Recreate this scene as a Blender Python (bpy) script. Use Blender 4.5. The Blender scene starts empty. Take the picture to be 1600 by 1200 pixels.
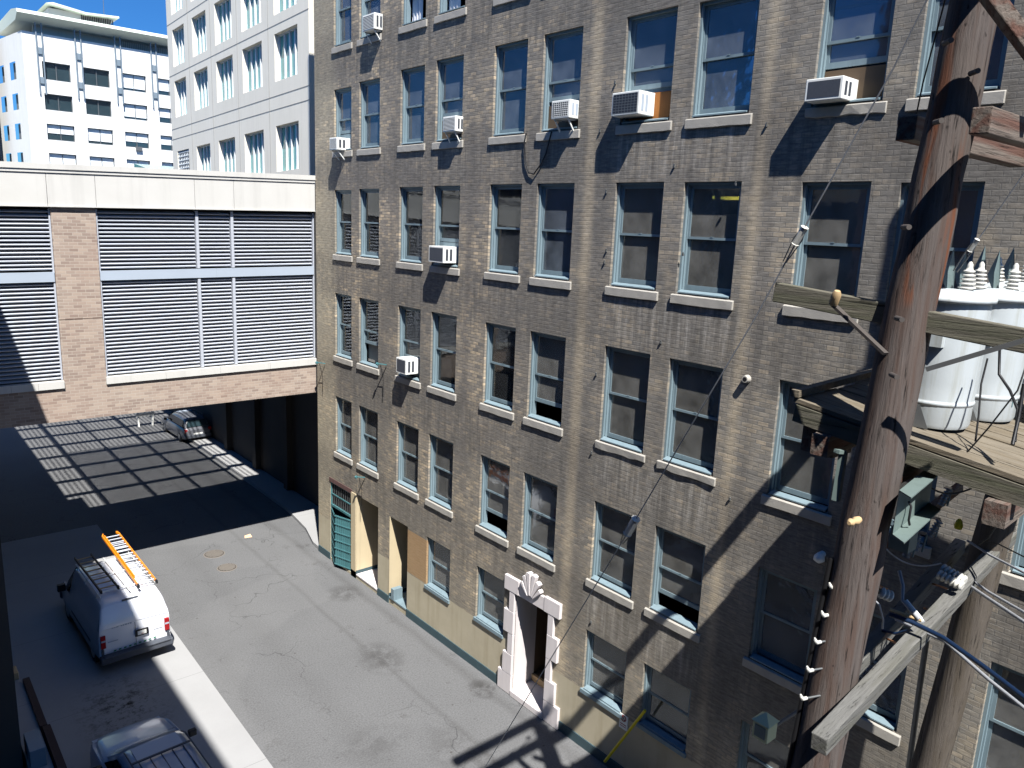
import bpy, math, random
from mathutils import Vector, Matrix
random.seed(7)
R = math.radians
scene = bpy.context.scene
# ------------------------------------------------------------------ camera
F_PX, YAW, PITCH, ROLL = 1196.0, R(40.8), R(11.68), R(2.44)
CAM = Vector((-13.0, 0.0, 0.0))
fw = Vector((math.sin(YAW)*math.cos(PITCH), math.cos(YAW)*math.cos(PITCH), -math.sin(PITCH)))
rt = Vector((math.cos(YAW), -math.sin(YAW), 0)); up = rt.cross(fw)
rt, up = rt*math.cos(ROLL)+up*math.sin(ROLL), -rt*math.sin(ROLL)+up*math.cos(ROLL)
cam = bpy.data.cameras.new('camera'); camo = bpy.data.objects.new('camera', cam)
scene.collection.objects.link(camo)
camo.matrix_world = Matrix.Translation(CAM) @ Matrix((rt, up, -fw)).transposed().to_4x4()
cam.sensor_width = 36; cam.lens = 36*F_PX/1600; cam.clip_start = .1; cam.clip_end = 2000
scene.camera = camo
scene.render.resolution_x = 1024; scene.render.resolution_y = 768
def at(px, py, t):
    "point on the ray of photo pixel (px,py) at forward distance t"
    return CAM + (fw + rt*((px-800)/F_PX) + up*((600-py)/F_PX))*t
def at_x(px, py, x): d = at(px, py, 1)-CAM; return CAM + d*((x-CAM.x)/d.x)
def at_y(px, py, y): d = at(px, py, 1)-CAM; return CAM + d*((y-CAM.y)/d.y)
def at_z(px, py, z): d = at(px, py, 1)-CAM; return CAM + d*((z-CAM.z)/d.z)
# ------------------------------------------------------------------ light
SUN = Vector((1.15, 2.66, -4.4)).normalized()
world = bpy.data.worlds.new('World'); scene.world = world; world.use_nodes = True
wn = world.node_tree; bg = wn.nodes['Background']
sky = wn.nodes.new('ShaderNodeTexSky'); sky.sky_type = 'NISHITA'; sky.sun_disc = False
sky.sun_elevation = math.asin(-SUN.z); sky.sun_rotation = math.atan2(-SUN.x, -SUN.y)
sky.altitude = 50; sky.air_density = 1.0; sky.dust_density = .3; sky.ozone_density = 1.6
tint = wn.nodes.new('ShaderNodeMix'); tint.data_type = 'RGBA'; tint.blend_type = 'MULTIPLY'; tint.inputs[0].default_value = 1
wn.links.new(sky.outputs[0], tint.inputs[6]); tint.inputs[7].default_value = (.27, .76, 1.42, 1)      # deep clean-air blue
wn.links.new(tint.outputs[2], bg.inputs[0]); bg.inputs[1].default_value = .045
sl = bpy.data.lights.new('sun', 'SUN'); sl.energy = 5.0; sl.angle = R(.5); sl.color = (1, .98, .945)
so = bpy.data.objects.new('sun', sl); scene.collection.objects.link(so)
so.rotation_euler = SUN.to_track_quat('-Z', 'Y').to_euler(); so.location = (-20, -30, 60)
scene.view_settings.view_transform = 'Standard'; scene.view_settings.look = 'None'
scene.view_settings.exposure = 1.0; scene.view_settings.gamma = 1
scene.render.engine = 'CYCLES'; scene.cycles.diffuse_bounces = 1
GZ = -13.0
# ------------------------------------------------------------------ materials
def srgb(r, g, b):
    f = lambda c: (c/255/12.92) if c/255 <= .04045 else ((c/255+.055)/1.055)**2.4
    return (f(r), f(g), f(b), 1)
class NT:
    def __init__(s, name):
        s.m = bpy.data.materials.new(name); s.m.use_nodes = True; s.t = s.m.node_tree
        s.p = s.t.nodes['Principled BSDF']; s._c = None
    def n(s, typ, **kw):
        x = s.t.nodes.new('ShaderNode'+typ)
        for k, v in kw.items(): setattr(x, k, v)
        return x
    def l(s, a, b): s.t.links.new(a, b)
    def put(s, sock, v):
        if hasattr(v, 'is_linked') or isinstance(v, bpy.types.NodeSocket): s.l(v, sock)
        else: sock.default_value = v
    def co(s):
        if s._c is None: s._c = s.n('TexCoord').outputs['Object']
        return s._c
    def scaled(s, v):
        x = s.n('Mapping'); s.l(s.co(), x.inputs[0]); x.inputs['Scale'].default_value = v; return x.outputs[0]
    def noise(s, scale, detail=3, rough=.6, vec=None, stretch=None):
        x = s.n('TexNoise'); x.inputs['Scale'].default_value = scale; x.inputs['Detail'].default_value = detail
        x.inputs['Roughness'].default_value = rough
        s.l(vec if vec is not None else (s.scaled(stretch) if stretch else s.co()), x.inputs['Vector']); return x.outputs['Fac']
    def ramp(s, fac, stops):
        x = s.n('ValToRGB'); s.l(fac, x.inputs[0]); e = x.color_ramp.elements
        while len(e) < len(stops): e.new(.5)
        for i, (p, c) in enumerate(stops):
            e[i].position = p; e[i].color = c if isinstance(c, (tuple, list)) else (c, c, c, 1)
        return x.outputs[0]
    def mix(s, f, a, b, mode='MIX'):
        x = s.n('Mix', data_type='RGBA', blend_type=mode)
        s.put(x.inputs[0], f); s.put(x.inputs[6], a); s.put(x.inputs[7], b); return x.outputs[2]
    def math(s, op, a, b=0., c=0.):
        x = s.n('Math', operation=op)
        s.put(x.inputs[0], a); s.put(x.inputs[1], b); s.put(x.inputs[2], c); return x.outputs[0]
    def bump(s, h, strength=.3, dist=.01):
        x = s.n('Bump'); x.inputs['Strength'].default_value = strength; x.inputs['Distance'].default_value = dist
        s.l(h, x.inputs['Height']); s.l(x.outputs[0], s.p.inputs['Normal'])
    def set(s, col=None, rough=None, metal=0, spec=None):
        if col is not None: s.put(s.p.inputs['Base Color'], col)
        if rough is not None: s.put(s.p.inputs['Roughness'], rough)
        s.p.inputs['Metallic'].default_value = metal
        if spec is not None: s.p.inputs['Specular IOR Level'].default_value = spec
        return s.m
def lin(c, k): return (c[0]*k, c[1]*k, c[2]*k, 1)
def weathered(name, c, rough=.7, var=.25, scale=3, metal=0, dirt=None, streak=0, bump=.1, spec=.4):
    t = NT(name)
    a = t.noise(scale, 5); col = t.mix(a, lin(c, 1-var), lin(c, 1+var))
    fine = t.noise(scale*14, 3); col = t.mix(t.math('MULTIPLY', fine, .25), col, lin(c, 1-var*1.6))
    if streak:
        sn = t.noise(1.0, 4, .7, stretch=(9, 9, .5))
        col = t.mix(t.ramp(sn, [(.5, 0), (.72, streak)]), col, dirt or lin(c, .35))
    if bump: t.bump(fine, bump, .01)
    return t.set(col, rough, metal, spec)
M = {}
def brick_nodes(t, bw, bh, tones, mortar, ms=.009, axis='YZ', zoff=0.):
    sep = t.n('SeparateXYZ'); t.l(t.co(), sep.inputs[0]); cb = t.n('CombineXYZ')
    t.l(sep.outputs[axis[0]], cb.inputs[0]); t.l(sep.outputs[axis[1]], cb.inputs[1])
    b = t.n('TexBrick'); b.offset = .5
    t.l(cb.outputs[0], b.inputs['Vector'])
    b.inputs['Color1'].default_value = (0, 0, 0, 1); b.inputs['Color2'].default_value = (1, 1, 1, 1)
    b.inputs['Mortar'].default_value = (.5, .5, .5, 1); b.inputs['Scale'].default_value = 1
    b.inputs['Mortar Size'].default_value = ms; b.inputs['Mortar Smooth'].default_value = .3
    b.inputs['Brick Width'].default_value = bw; b.inputs['Row Height'].default_value = bh; b.inputs['Bias'].default_value = 0
    rnd = t.n('SeparateColor'); t.l(b.outputs['Color'], rnd.inputs[0])
    col = t.ramp(rnd.outputs[0], tones)
    return t.mix(b.outputs['Fac'], col, mortar), b.outputs['Fac'], sep
def facade_mat():
    t = NT('weathered_brick')
    tones = [(0, srgb(84, 77, 72)), (.15, srgb(112, 102, 92)), (.42, srgb(136, 122, 104)), (.62, srgb(122, 111, 100)), (.82, srgb(152, 134, 110)), (1, srgb(176, 154, 126))]
    base, fac, sep = brick_nodes(t, .235, .0915, tones, srgb(84, 78, 72), .010)
    Y, Z = sep.outputs['Y'], sep.outputs['Z']          # Z here is height above the alley
    big = t.noise(.33, 5, .65); mid = t.noise(1.7, 4, .6)
    # towards the near end the wall is greyer and sootier
    near = t.n('MapRange'); t.l(Y, near.inputs[0]); near.inputs[1].default_value = 17; near.inputs[2].default_value = 6
    base = t.mix(t.math('MULTIPLY', near.outputs[0], .55), base, srgb(102, 99, 96))
    soot = t.ramp(big, [(.38, 0), (.58, .82)]); base = t.mix(soot, base, srgb(74, 69, 66))
    light = t.ramp(mid, [(.56, 0), (.74, .3)]); base = t.mix(light, base, srgb(172, 152, 122))
    runs = t.noise(1.0, 4, .65, stretch=(1, 2.2, .16))
    base = t.mix(t.ramp(runs, [(.5, 0), (.68, .5)]), base, srgb(74, 67, 63))
    runs2 = t.noise(1.0, 5, .7, stretch=(1.3, 6.5, .55))
    def band(v, a, b, soft=.15):
        m1 = t.n('MapRange', interpolation_type='SMOOTHSTEP'); t.l(v, m1.inputs[0]); m1.inputs[1].default_value = a-soft; m1.inputs[2].default_value = a+soft
        m2 = t.n('MapRange', interpolation_type='SMOOTHSTEP'); t.l(v, m2.inputs[0]); m2.inputs[1].default_value = b+soft; m2.inputs[2].default_value = b-soft
        return t.math('MULTIPLY', m1.outputs[0], m2.outputs[0])
    # chalky run-off under the sills, spandrel by spandrel
    zr = t.math('MODULO', t.math('ADD', Z, 1.05), 3.62)
    sill_band = band(zr, .75, 1.85, .25)
    ymask = t.math('ADD', t.math('MULTIPLY', band(Y, 8.5, 11.9, .3), 1.0), t.math('MULTIPLY', band(Y, 12.9, 21, .4), .25))
    chalk = t.math('MULTIPLY', t.math('MULTIPLY', sill_band, ymask), t.ramp(runs2, [(.44, 0), (.66, .85)]))
    base = t.mix(t.math('MULTIPLY', chalk, .7), base, srgb(168, 162, 156))
    sootrun = t.math('MULTIPLY', band(zr, .2, 1.9, .2), t.ramp(t.noise(1.0, 5, .7, stretch=(1.7, 4.5, .35)), [(.46, 0), (.62, .8)]))
    base = t.mix(sootrun, base, srgb(62, 57, 54))
    # tall damp streaks between the bays
    dk = t.math('ADD', band(Y, 7.85, 8.1, .12), t.math('ADD', band(Y, 12.1, 12.45, .2), band(Y, 17.0, 17.3, .15)))
    base = t.mix(t.math('MULTIPLY', dk, t.ramp(t.noise(.6, 3), [(.3, .1), (.6, .6)])), base, srgb(66, 60, 58))
    lt = t.math('ADD', band(Y, 8.2, 8.4, .1), band(Y, 12.5, 12.8, .12))
    base = t.mix(t.math('MULTIPLY', lt, .4), base, srgb(170, 152, 126))
    tan = t.math('MULTIPLY', band(Y, 24.9, 30, .5), .4); base = t.mix(tan, base, srgb(158, 146, 122))
    low = t.n('MapRange'); t.l(Z, low.inputs[0]); low.inputs[1].default_value = 7; low.inputs[2].default_value = 1.5
    base = t.mix(t.math('MULTIPLY', low.outputs[0], .2), base, srgb(140, 126, 98))
    base = t.mix(.34, base, srgb(104, 103, 100))
    wz = t.math('ADD', zr, t.math('MULTIPLY', t.math('SUBTRACT', mid, .5), .9))
    span = t.math('MULTIPLY', band(wz, .5, 1.95, .35), t.ramp(t.noise(.8, 4), [(.3, .25), (.62, .8)]))
    base = t.mix(t.math('MULTIPLY', span, .55), base, srgb(74, 70, 67))
    strk = t.noise(1.0, 3, .7, stretch=(1, 4, 24))
    base = t.mix(.8, base, t.ramp(strk, [(.3, .6), (.5, 1.), (.7, 1.4)]), 'MULTIPLY')
    base = t.mix(1., base, (1.84, 1.85, 1.79, 1), 'MULTIPLY')
    # newer orange infill by the recessed doorways
    op = t.math('MULTIPLY', band(Y, 18.72, 20.0, .01), band(Z, 1.62, 3.1, .01))
    base = t.mix(t.math('MULTIPLY', op, .62), base, srgb(176, 138, 92))
    # buff painted plaster dado
    wob = t.math('ADD', Z, t.math('MULTIPLY', t.math('SUBTRACT', mid, .5), .12))
    pm = t.n('MapRange'); t.l(wob, pm.inputs[0]); pm.inputs[1].default_value = 1.6; pm.inputs[2].default_value = 1.585
    pl = t.mix(t.noise(.9, 6, .65), srgb(158, 148, 126), srgb(196, 186, 162))
    pl = t.mix(t.ramp(runs, [(.5, 0), (.75, .45)]), pl, srgb(140, 126, 98))
    base = t.mix(pm.outputs[0], base, pl)
    h = t.math('SUBTRACT', t.math('MULTIPLY', t.noise(40, 3), .4), t.math('MULTIPLY', fac, t.math('SUBTRACT', 1., pm.outputs[0])))
    t.bump(h, .55, .012)
    return t.set(base, .93, spec=.2)
M['brick'] = facade_mat()
def bridge_brick():
    t = NT('buff_brick')
    b, fac, sep = brick_nodes(t, .25, .095, [(0, srgb(140, 124, 114)), (.5, srgb(160, 144, 132)), (1, srgb(172, 156, 142))], srgb(176, 166, 154), .008, 'XZ')
    b = t.mix(t.ramp(t.noise(.8, 4), [(.4, 0), (.7, .25)]), b, srgb(150, 120, 104))
    t.bump(t.math('SUBTRACT', 1., fac), .4, .01); return t.set(b, .9, spec=.2)
M['buff'] = bridge_brick()
def panel_mat(name, c1, c2, streak=.3):
    t = NT(name); col = t.mix(t.noise(.5, 6, .7), c1, c2)
    s = t.noise(1, 4, .7, stretch=(2.5, 2.5, .18)); col = t.mix(t.ramp(s, [(.5, 0), (.72, streak)]), col, lin(c1, .55))
    t.bump(t.noise(60, 2), .15, .01); return t.set(col, .85, spec=.3)
M['precast'] = panel_mat('precast_concrete', srgb(188, 186, 180), srgb(208, 206, 201), .22)
M['precast_tower'] = panel_mat('tower_concrete', srgb(226, 220, 204), srgb(240, 234, 220), .15)
M['precast_far'] = panel_mat('white_stone', srgb(222, 220, 214), srgb(240, 239, 235), .12)
M['stone'] = weathered('limestone', srgb(158, 150, 142), .9, .2, 6, streak=.5, bump=.3)
M['sillstone'] = weathered('sill_stone', srgb(168, 163, 154), .9, .22, 5, bump=.4)
M['whitestone'] = weathered('white_painted_stone', srgb(214, 206, 204), .8, .06, 3, streak=.15)
M['bluepaint'] = weathered('blue_grey_paint', srgb(120, 138, 145), .55, .14, 4, streak=.25, dirt=srgb(70, 84, 88))
M['darkblue'] = weathered('plinth_paint', srgb(62, 82, 88), .7, .25, 4)
M['cream'] = weathered('cream_paint', srgb(196, 180, 148), .8, .08, 2, streak=.15)
M['brown'] = weathered('brown_door', srgb(92, 76, 58), .6, .2, 2)
M['tanwood'] = weathered('tan_wood', srgb(186, 158, 118), .7, .2, 4)
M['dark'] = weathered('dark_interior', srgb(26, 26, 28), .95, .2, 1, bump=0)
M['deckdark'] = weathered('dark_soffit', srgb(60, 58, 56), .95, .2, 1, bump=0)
M['white'] = weathered('white_enamel', srgb(232, 232, 226), .35, .04, 5, streak=.12, bump=.02)
M['acgrille'] = weathered('condenser_fins', srgb(66, 70, 78), .6, .2, 20)
M['plywood'] = weathered('orange_plywood', srgb(176, 112, 52), .7, .18, 4, streak=.3)
M['black'] = weathered('black_rubber', srgb(24, 24, 26), .6, .2, 6)
M['chrome'] = weathered('bare_steel', srgb(170, 172, 176), .3, .1, 8, metal=1)
M['louvre'] = weathered('louvre_aluminium', srgb(180, 184, 192), .5, .06, 2)
M['louvrebar'] = weathered('louvre_flashing', srgb(168, 178, 190), .45, .08, 1)
M['gate'] = weathered('teal_gate_paint', srgb(72, 118, 122), .6, .2, 5, streak=.4, dirt=srgb(34, 50, 54))
M['galv'] = weathered('galvanised_steel', srgb(122, 124, 124), .5, .2, 9, metal=.6)
M['greensteel'] = weathered('sage_painted_steel', srgb(104, 118, 114), .5, .12, 6, streak=.2)
M['tank'] = weathered('transformer_paint', srgb(182, 188, 190), .45, .08, 1.5, streak=.4, dirt=srgb(132, 128, 104))
M['porcelain'] = weathered('porcelain', srgb(206, 204, 196), .22, .08, 8)
M['porcdark'] = weathered('grey_porcelain', srgb(120, 122, 124), .25, .1, 8)
M['guard'] = weathered('grey_guard', srgb(104, 120, 120), .5, .15, 6)
M['copper'] = weathered('copper_rod', srgb(196, 132, 88), .4, .2, 8, metal=.3)
M['alcable'] = weathered('bare_aluminium_cable', srgb(150, 152, 156), .5, .35, 30)
M['bluecable'] = weathered('blue_black_cable', srgb(22, 40, 66), .35, .2, 10)
M['blackcable'] = weathered('black_cable', srgb(22, 22, 24), .5, .2, 10)
M['orange'] = weathered('orange_fibreglass', srgb(236, 138, 24), .45, .1, 5)
M['red'] = weathered('red_lens', srgb(150, 20, 24), .2, .1, 5)
M['maroon'] = weathered('maroon_timber', srgb(50, 32, 36), .8, .25, 5)
M['green'] = weathered('green_lettering', srgb(30, 120, 84), .5, .05, 5)
M['faintblue'] = weathered('faded_lettering', srgb(150, 165, 186), .5, .05, 5)
M['plastic'] = weathered('grey_bumper_plastic', srgb(74, 78, 86), .6, .1, 5)
M['yellow'] = weathered('yellow_paint', srgb(206, 186, 30), .5, .15, 6)
M['coverpattern'] = weathered('worn_cast_iron', srgb(122, 116, 108), .7, .2, 20)
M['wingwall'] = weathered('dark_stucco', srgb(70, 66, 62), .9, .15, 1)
M['iron'] = weathered('cast_iron', srgb(84, 78, 74), .7, .25, 20, metal=.3)
M['ledge'] = weathered('canopy_green', srgb(150, 168, 160), .6, .08, 1)
M['paleroof'] = weathered('pale_eave', srgb(206, 214, 200), .7, .05, .5)
M['mullion'] = weathered('bright_mullion', srgb(226, 230, 230), .5, .04, 1)
M['bluebar'] = weathered('blue_grey_pilaster', srgb(120, 134, 144), .6, .08, 1)
M['brownwall'] = weathered('brown_brick_far', srgb(150, 120, 110), .9, .1, 1)
M['bark'] = None
def car_paint(name, c, rough=.25, coat=.6):
    t = NT(name); col = t.mix(t.noise(2, 3), lin(c, .94), lin(c, 1.05))
    t.p.inputs['Coat Weight'].default_value = coat; t.p.inputs['Coat Roughness'].default_value = .08
    return t.set(col, rough)
M['vanwhite'] = car_paint('white_car_paint', srgb(228, 230, 236))
M['silver'] = car_paint('silver_blue_car_paint', srgb(140, 156, 176), .3)
M['greycar'] = car_paint('grey_car_paint', srgb(96, 98, 104), .3)
def glass_mat(name, c, dust=.2, dustc=None, rough=.04):
    t = NT(name); out = t.t.nodes['Material Output']
    tr = t.n('BsdfTransparent'); tr.inputs[0].default_value = c
    gl = t.n('BsdfGlossy'); gl.inputs['Roughness'].default_value = rough; gl.inputs[0].default_value = (.92, .97, 1, 1)
    df = t.n('BsdfDiffuse'); df.inputs[0].default_value = dustc or srgb(128, 130, 132)
    m1 = t.n('MixShader'); t.l(t.math('MULTIPLY', t.noise(2.2, 5), dust*2), m1.inputs[0]); t.l(tr.outputs[0], m1.inputs[1]); t.l(df.outputs[0], m1.inputs[2])
    fr = t.n('Fresnel'); fr.inputs[0].default_value = 1.75
    b = t.n('Bump'); b.inputs['Strength'].default_value = .12; b.inputs['Distance'].default_value = .02
    t.l(t.noise(2.6, 2), b.inputs['Height']); t.l(b.outputs[0], gl.inputs['Normal'])
    m2 = t.n('MixShader'); t.l(fr.outputs[0], m2.inputs[0]); t.l(m1.outputs[0], m2.inputs[1]); t.l(gl.outputs[0], m2.inputs[2])
    t.l(m2.outputs[0], out.inputs[0]); return t.m
M['glass'] = glass_mat('dusty_window_glass', (.86, .89, .91, 1), .32, srgb(166, 164, 158))
M['glassclear'] = glass_mat('clean_window_glass', (.93, .95, .96, 1), .1)
M['glass_skytint'] = glass_mat('sky_reflection_tint_glass', (.6, .74, .84, 1), .28, srgb(150, 160, 172))  # blue tint paints a sky reflection into the upper panes
def glossy_dark(name, c, rough=.06, spec=.9):
    t = NT(name); return t.set(t.mix(t.noise(.7, 4), lin(c, .7), lin(c, 1.3)), rough, 0, spec)
M['carglass'] = glossy_dark('car_glass', srgb(20, 23, 27), .05, .5)
M['farglass'] = glossy_dark('far_office_glass', srgb(44, 60, 66))
M['tealglass'] = glossy_dark('teal_curtain_glass', srgb(80, 150, 150), .08)
M['flankglass'] = glossy_dark('shaded_side_glass', srgb(120, 124, 126), .5, .2)
M['darktower'] = glossy_dark('dark_tower_glass', srgb(18, 40, 46), .1, .4)
M['shade'] = weathered('roller_shade_cloth', srgb(206, 202, 192), .95, .1, 1.5, bump=0)
M['shadedark'] = weathered('brown_shade_cloth', srgb(150, 145, 138), .95, .12, 1.5, bump=0)
M['shade_skytint'] = weathered('sky_reflection_tint_cloth', srgb(110, 146, 180), .95, .15, 1.2, bump=0)  # blind coloured blue to stand in for sky reflected in the glass
M['venetian'] = weathered('venetian_slat', srgb(240, 240, 238), .6, .05, 6, bump=0)
M['curtain'] = weathered('white_curtain', srgb(226, 226, 230), .9, .05, 4, bump=0)
t = NT('fluorescent_tube'); t.p.inputs['Emission Color'].default_value = (1, .85, .12, 1); t.p.inputs['Emission Strength'].default_value = .8; M['tube'] = t.set((.9, .8, .2, 1), .5)
def asphalt():
    t = NT('asphalt'); g = t.noise(90, 3, .7); a = t.noise(.45, 6, .65)
    c = t.mix(a, (.118, .118, .119, 1), (.165, .165, .165, 1))
    c = t.mix(t.ramp(g, [(.3, .45), (.6, 0)]), c, (.05, .05, .052, 1))
    c = t.mix(t.ramp(g, [(.64, 0), (.78, .7)]), c, (.26, .26, .26, 1))
    st = t.noise(.9, 5, .75); c = t.mix(t.ramp(st, [(.6, 0), (.72, .55)]), c, (.055, .052, .05, 1))
    sep = t.n('SeparateXYZ'); t.l(t.co(), sep.inputs[0])
    # long dark line and gutter line parallel to the wall
    for x0, w, k in ((-2.1, .14, .30), (-.45, .25, .35), (-4.3, .6, .14), (-5.9, .5, .10)):
        wx = t.math('ADD', sep.outputs['X'], t.math('MULTIPLY', t.math('SUBTRACT', t.noise(.35, 5, .7), .5), .35))
        d = t.math('ABSOLUTE', t.math('SUBTRACT', wx, x0)); m = t.n('MapRange'); t.l(d, m.inputs[0]); m.inputs[1].default_value = w; m.inputs[2].default_value = 0; m.inputs[4].default_value = k
        c = t.mix(m.outputs[0], c, (.06, .058, .056, 1))
    mg = t.noise(22, 3, .75); c = t.mix(1., c, t.ramp(mg, [(.3, .72), (.5, 1.), (.72, 1.28)]), 'MULTIPLY')
    bl = t.noise(3.2, 6, .8); c = t.mix(t.ramp(bl, [(.62, 0), (.72, .6)]), c, (.045, .042, .04, 1))
    pt = t.noise(.16, 2, .4); c = t.mix(t.ramp(pt, [(.50, 0), (.515, .12)]), c, (.2, .198, .195, 1))
    def spot(cx, cy, rx, ry, k):
        a1 = t.math('DIVIDE', t.math('SUBTRACT', sep.outputs['X'], cx), rx); a2 = t.math('DIVIDE', t.math('SUBTRACT', sep.outputs['Y'], cy), ry)
        m = t.n('MapRange'); t.l(t.math('ADD', t.math('MULTIPLY', a1, a1), t.math('MULTIPLY', a2, a2)), m.inputs[0]); m.inputs[1].default_value = 1; m.inputs[2].default_value = 0; m.inputs[4].default_value = k
        return t.math('MULTIPLY', m.outputs[0], t.ramp(t.noise(2.4, 5, .75), [(.40, 0), (.56, 1)]))
    for a_ in ((-2.0, 18.3, .8, 1.1, .5), (-.5, 15.2, .5, .6, .75), (-.9, 22.6, .7, .8, .5), (-4.2, 15.0, 1.2, .8, .25), (-2.6, 13.4, .9, 1.6, .3)): c = t.mix(spot(*a_), c, (.035, .033, .031, 1))
    v = t.n('TexVoronoi', feature='DISTANCE_TO_EDGE'); v.inputs['Scale'].default_value = .32
    wv = t.n('VectorMath', operation='ADD'); nn = t.n('TexNoise'); nn.inputs['Scale'].default_value = 1.5; t.l(t.co(), nn.inputs['Vector'])
    t.l(t.co(), wv.inputs[0]); t.l(nn.outputs['Color'], wv.inputs[1]); t.l(wv.outputs[0], v.inputs['Vector'])
    cr = t.math('MULTIPLY', t.ramp(v.outputs['Distance'], [(0, .9), (.006, 0)]), t.ramp(t.noise(.3, 2), [(.48, 0), (.6, .8)]))
    c = t.mix(cr, c, (.03, .03, .03, 1))
    sp = t.n('TexVoronoi'); sp.inputs['Scale'].default_value = 1.6; t.l(t.co(), sp.inputs['Vector'])
    c = t.mix(t.ramp(sp.outputs['Distance'], [(.035, .75), (.06, 0)]), c, (.05, .045, .04, 1))
    t.bump(g, .5, .01); return t.set(c, .93, spec=.25)
M['asphalt'] = asphalt()
def concrete_ground():
    t = NT('concrete_paving'); a = t.noise(.5, 6, .65)
    c = t.mix(a, (.27, .268, .265, 1), (.36, .358, .355, 1))
    g = t.noise(70, 3); c = t.mix(t.ramp(g, [(.3, .25), (.55, 0)]), c, (.25, .24, .23, 1))
    sep = t.n('SeparateXYZ'); t.l(t.co(), sep.inputs[0])
    dy = t.math('SUBTRACT', sep.outputs['Y'], 20.2); dx = t.math('SUBTRACT', sep.outputs['X'], -8.7)
    r = t.math('SQRT', t.math('ADD', t.math('MULTIPLY', t.math('MULTIPLY', dy, dy), .35), t.math('MULTIPLY', dx, dx)))
    m = t.n('MapRange'); t.l(r, m.inputs[0]); m.inputs[1].default_value = 1.3; m.inputs[2].default_value = .2
    c = t.mix(t.math('MULTIPLY', m.outputs[0], t.ramp(t.noise(3.5, 5, .8), [(.48, 0), (.62, 1)])), c, (.03, .026, .022, 1))
    j = t.math('ABSOLUTE', t.math('SUBTRACT', t.math('MODULO', sep.outputs['Y'], 4.6), 2.3))
    c = t.mix(t.ramp(j, [(.0, .7), (.012, 0)]), c, (.12, .12, .12, 1))
    t.bump(g, .3, .01); return t.set(c, .9, spec=.25)
M['concrete'] = concrete_ground()
def timber(name, c1, c2, c3, sx=(26, 26, 1.2), rust=False):
    t = NT(name); g = t.noise(1, 6, .7, stretch=sx); g2 = t.noise(1, 3, .5, stretch=(sx[0]*.35, sx[1]*.35, sx[2]*.5 if sx[2] < sx[0] else sx[2]*.35))
    c = t.mix(g, c1, c2); c = t.mix(t.ramp(g2, [(.45, 0), (.62, .85)]), c, c3)
    c = t.mix(t.ramp(g, [(.33, .95), (.42, 0)]), c, lin(c1, .2))
    if rust:
        sz = t.n('SeparateXYZ'); t.l(t.co(), sz.inputs[0]); r1 = t.n('MapRange'); t.l(sz.outputs['Z'], r1.inputs[0]); r1.inputs[1].default_value = 12.35; r1.inputs[2].default_value = 12.5
        r2 = t.n('MapRange'); t.l(sz.outputs['Z'], r2.inputs[0]); r2.inputs[1].default_value = 15.8; r2.inputs[2].default_value = 14.2
        rm = t.math('MULTIPLY', t.math('MULTIPLY', r1.outputs[0], r2.outputs[0]), t.ramp(t.noise(1, 3, .5, stretch=(5, 5, .35)), [(.52, 0), (.60, .85)]))
        c = t.mix(rm, c, srgb(112, 66, 42))
        c = t.mix(t.ramp(t.noise(1, 2, .5, stretch=(14, 14, 7)), [(.68, 0), (.74, .8)]), c, (.01, .008, .007, 1))
    t.bump(g, .9, .02); return t.set(c, .9, spec=.2)
M['pole'] = timber('creosoted_pole_wood', srgb(58, 52, 50), srgb(112, 103, 98), srgb(84, 69, 62), rust=True)
M['poleold'] = timber('grey_pole_wood', srgb(66, 60, 55), srgb(112, 104, 95), srgb(84, 76, 66))
M['arm'] = timber('weathered_crossarm', srgb(78, 77, 74), srgb(126, 125, 121), srgb(98, 97, 90), (1.2, 26, 26))
M['armdark'] = timber('dark_crossarm', srgb(70, 58, 52), srgb(138, 128, 118), srgb(98, 68, 58), (1.2, 26, 26))
M['army'] = timber('weathered_beam', srgb(80, 77, 68), srgb(124, 119, 106), srgb(88, 88, 72), (26, 1.2, 26))
M['plank'] = timber('deck_plank', srgb(84, 78, 68), srgb(140, 130, 114), srgb(106, 96, 80), (26, 1.2, 26))
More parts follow.
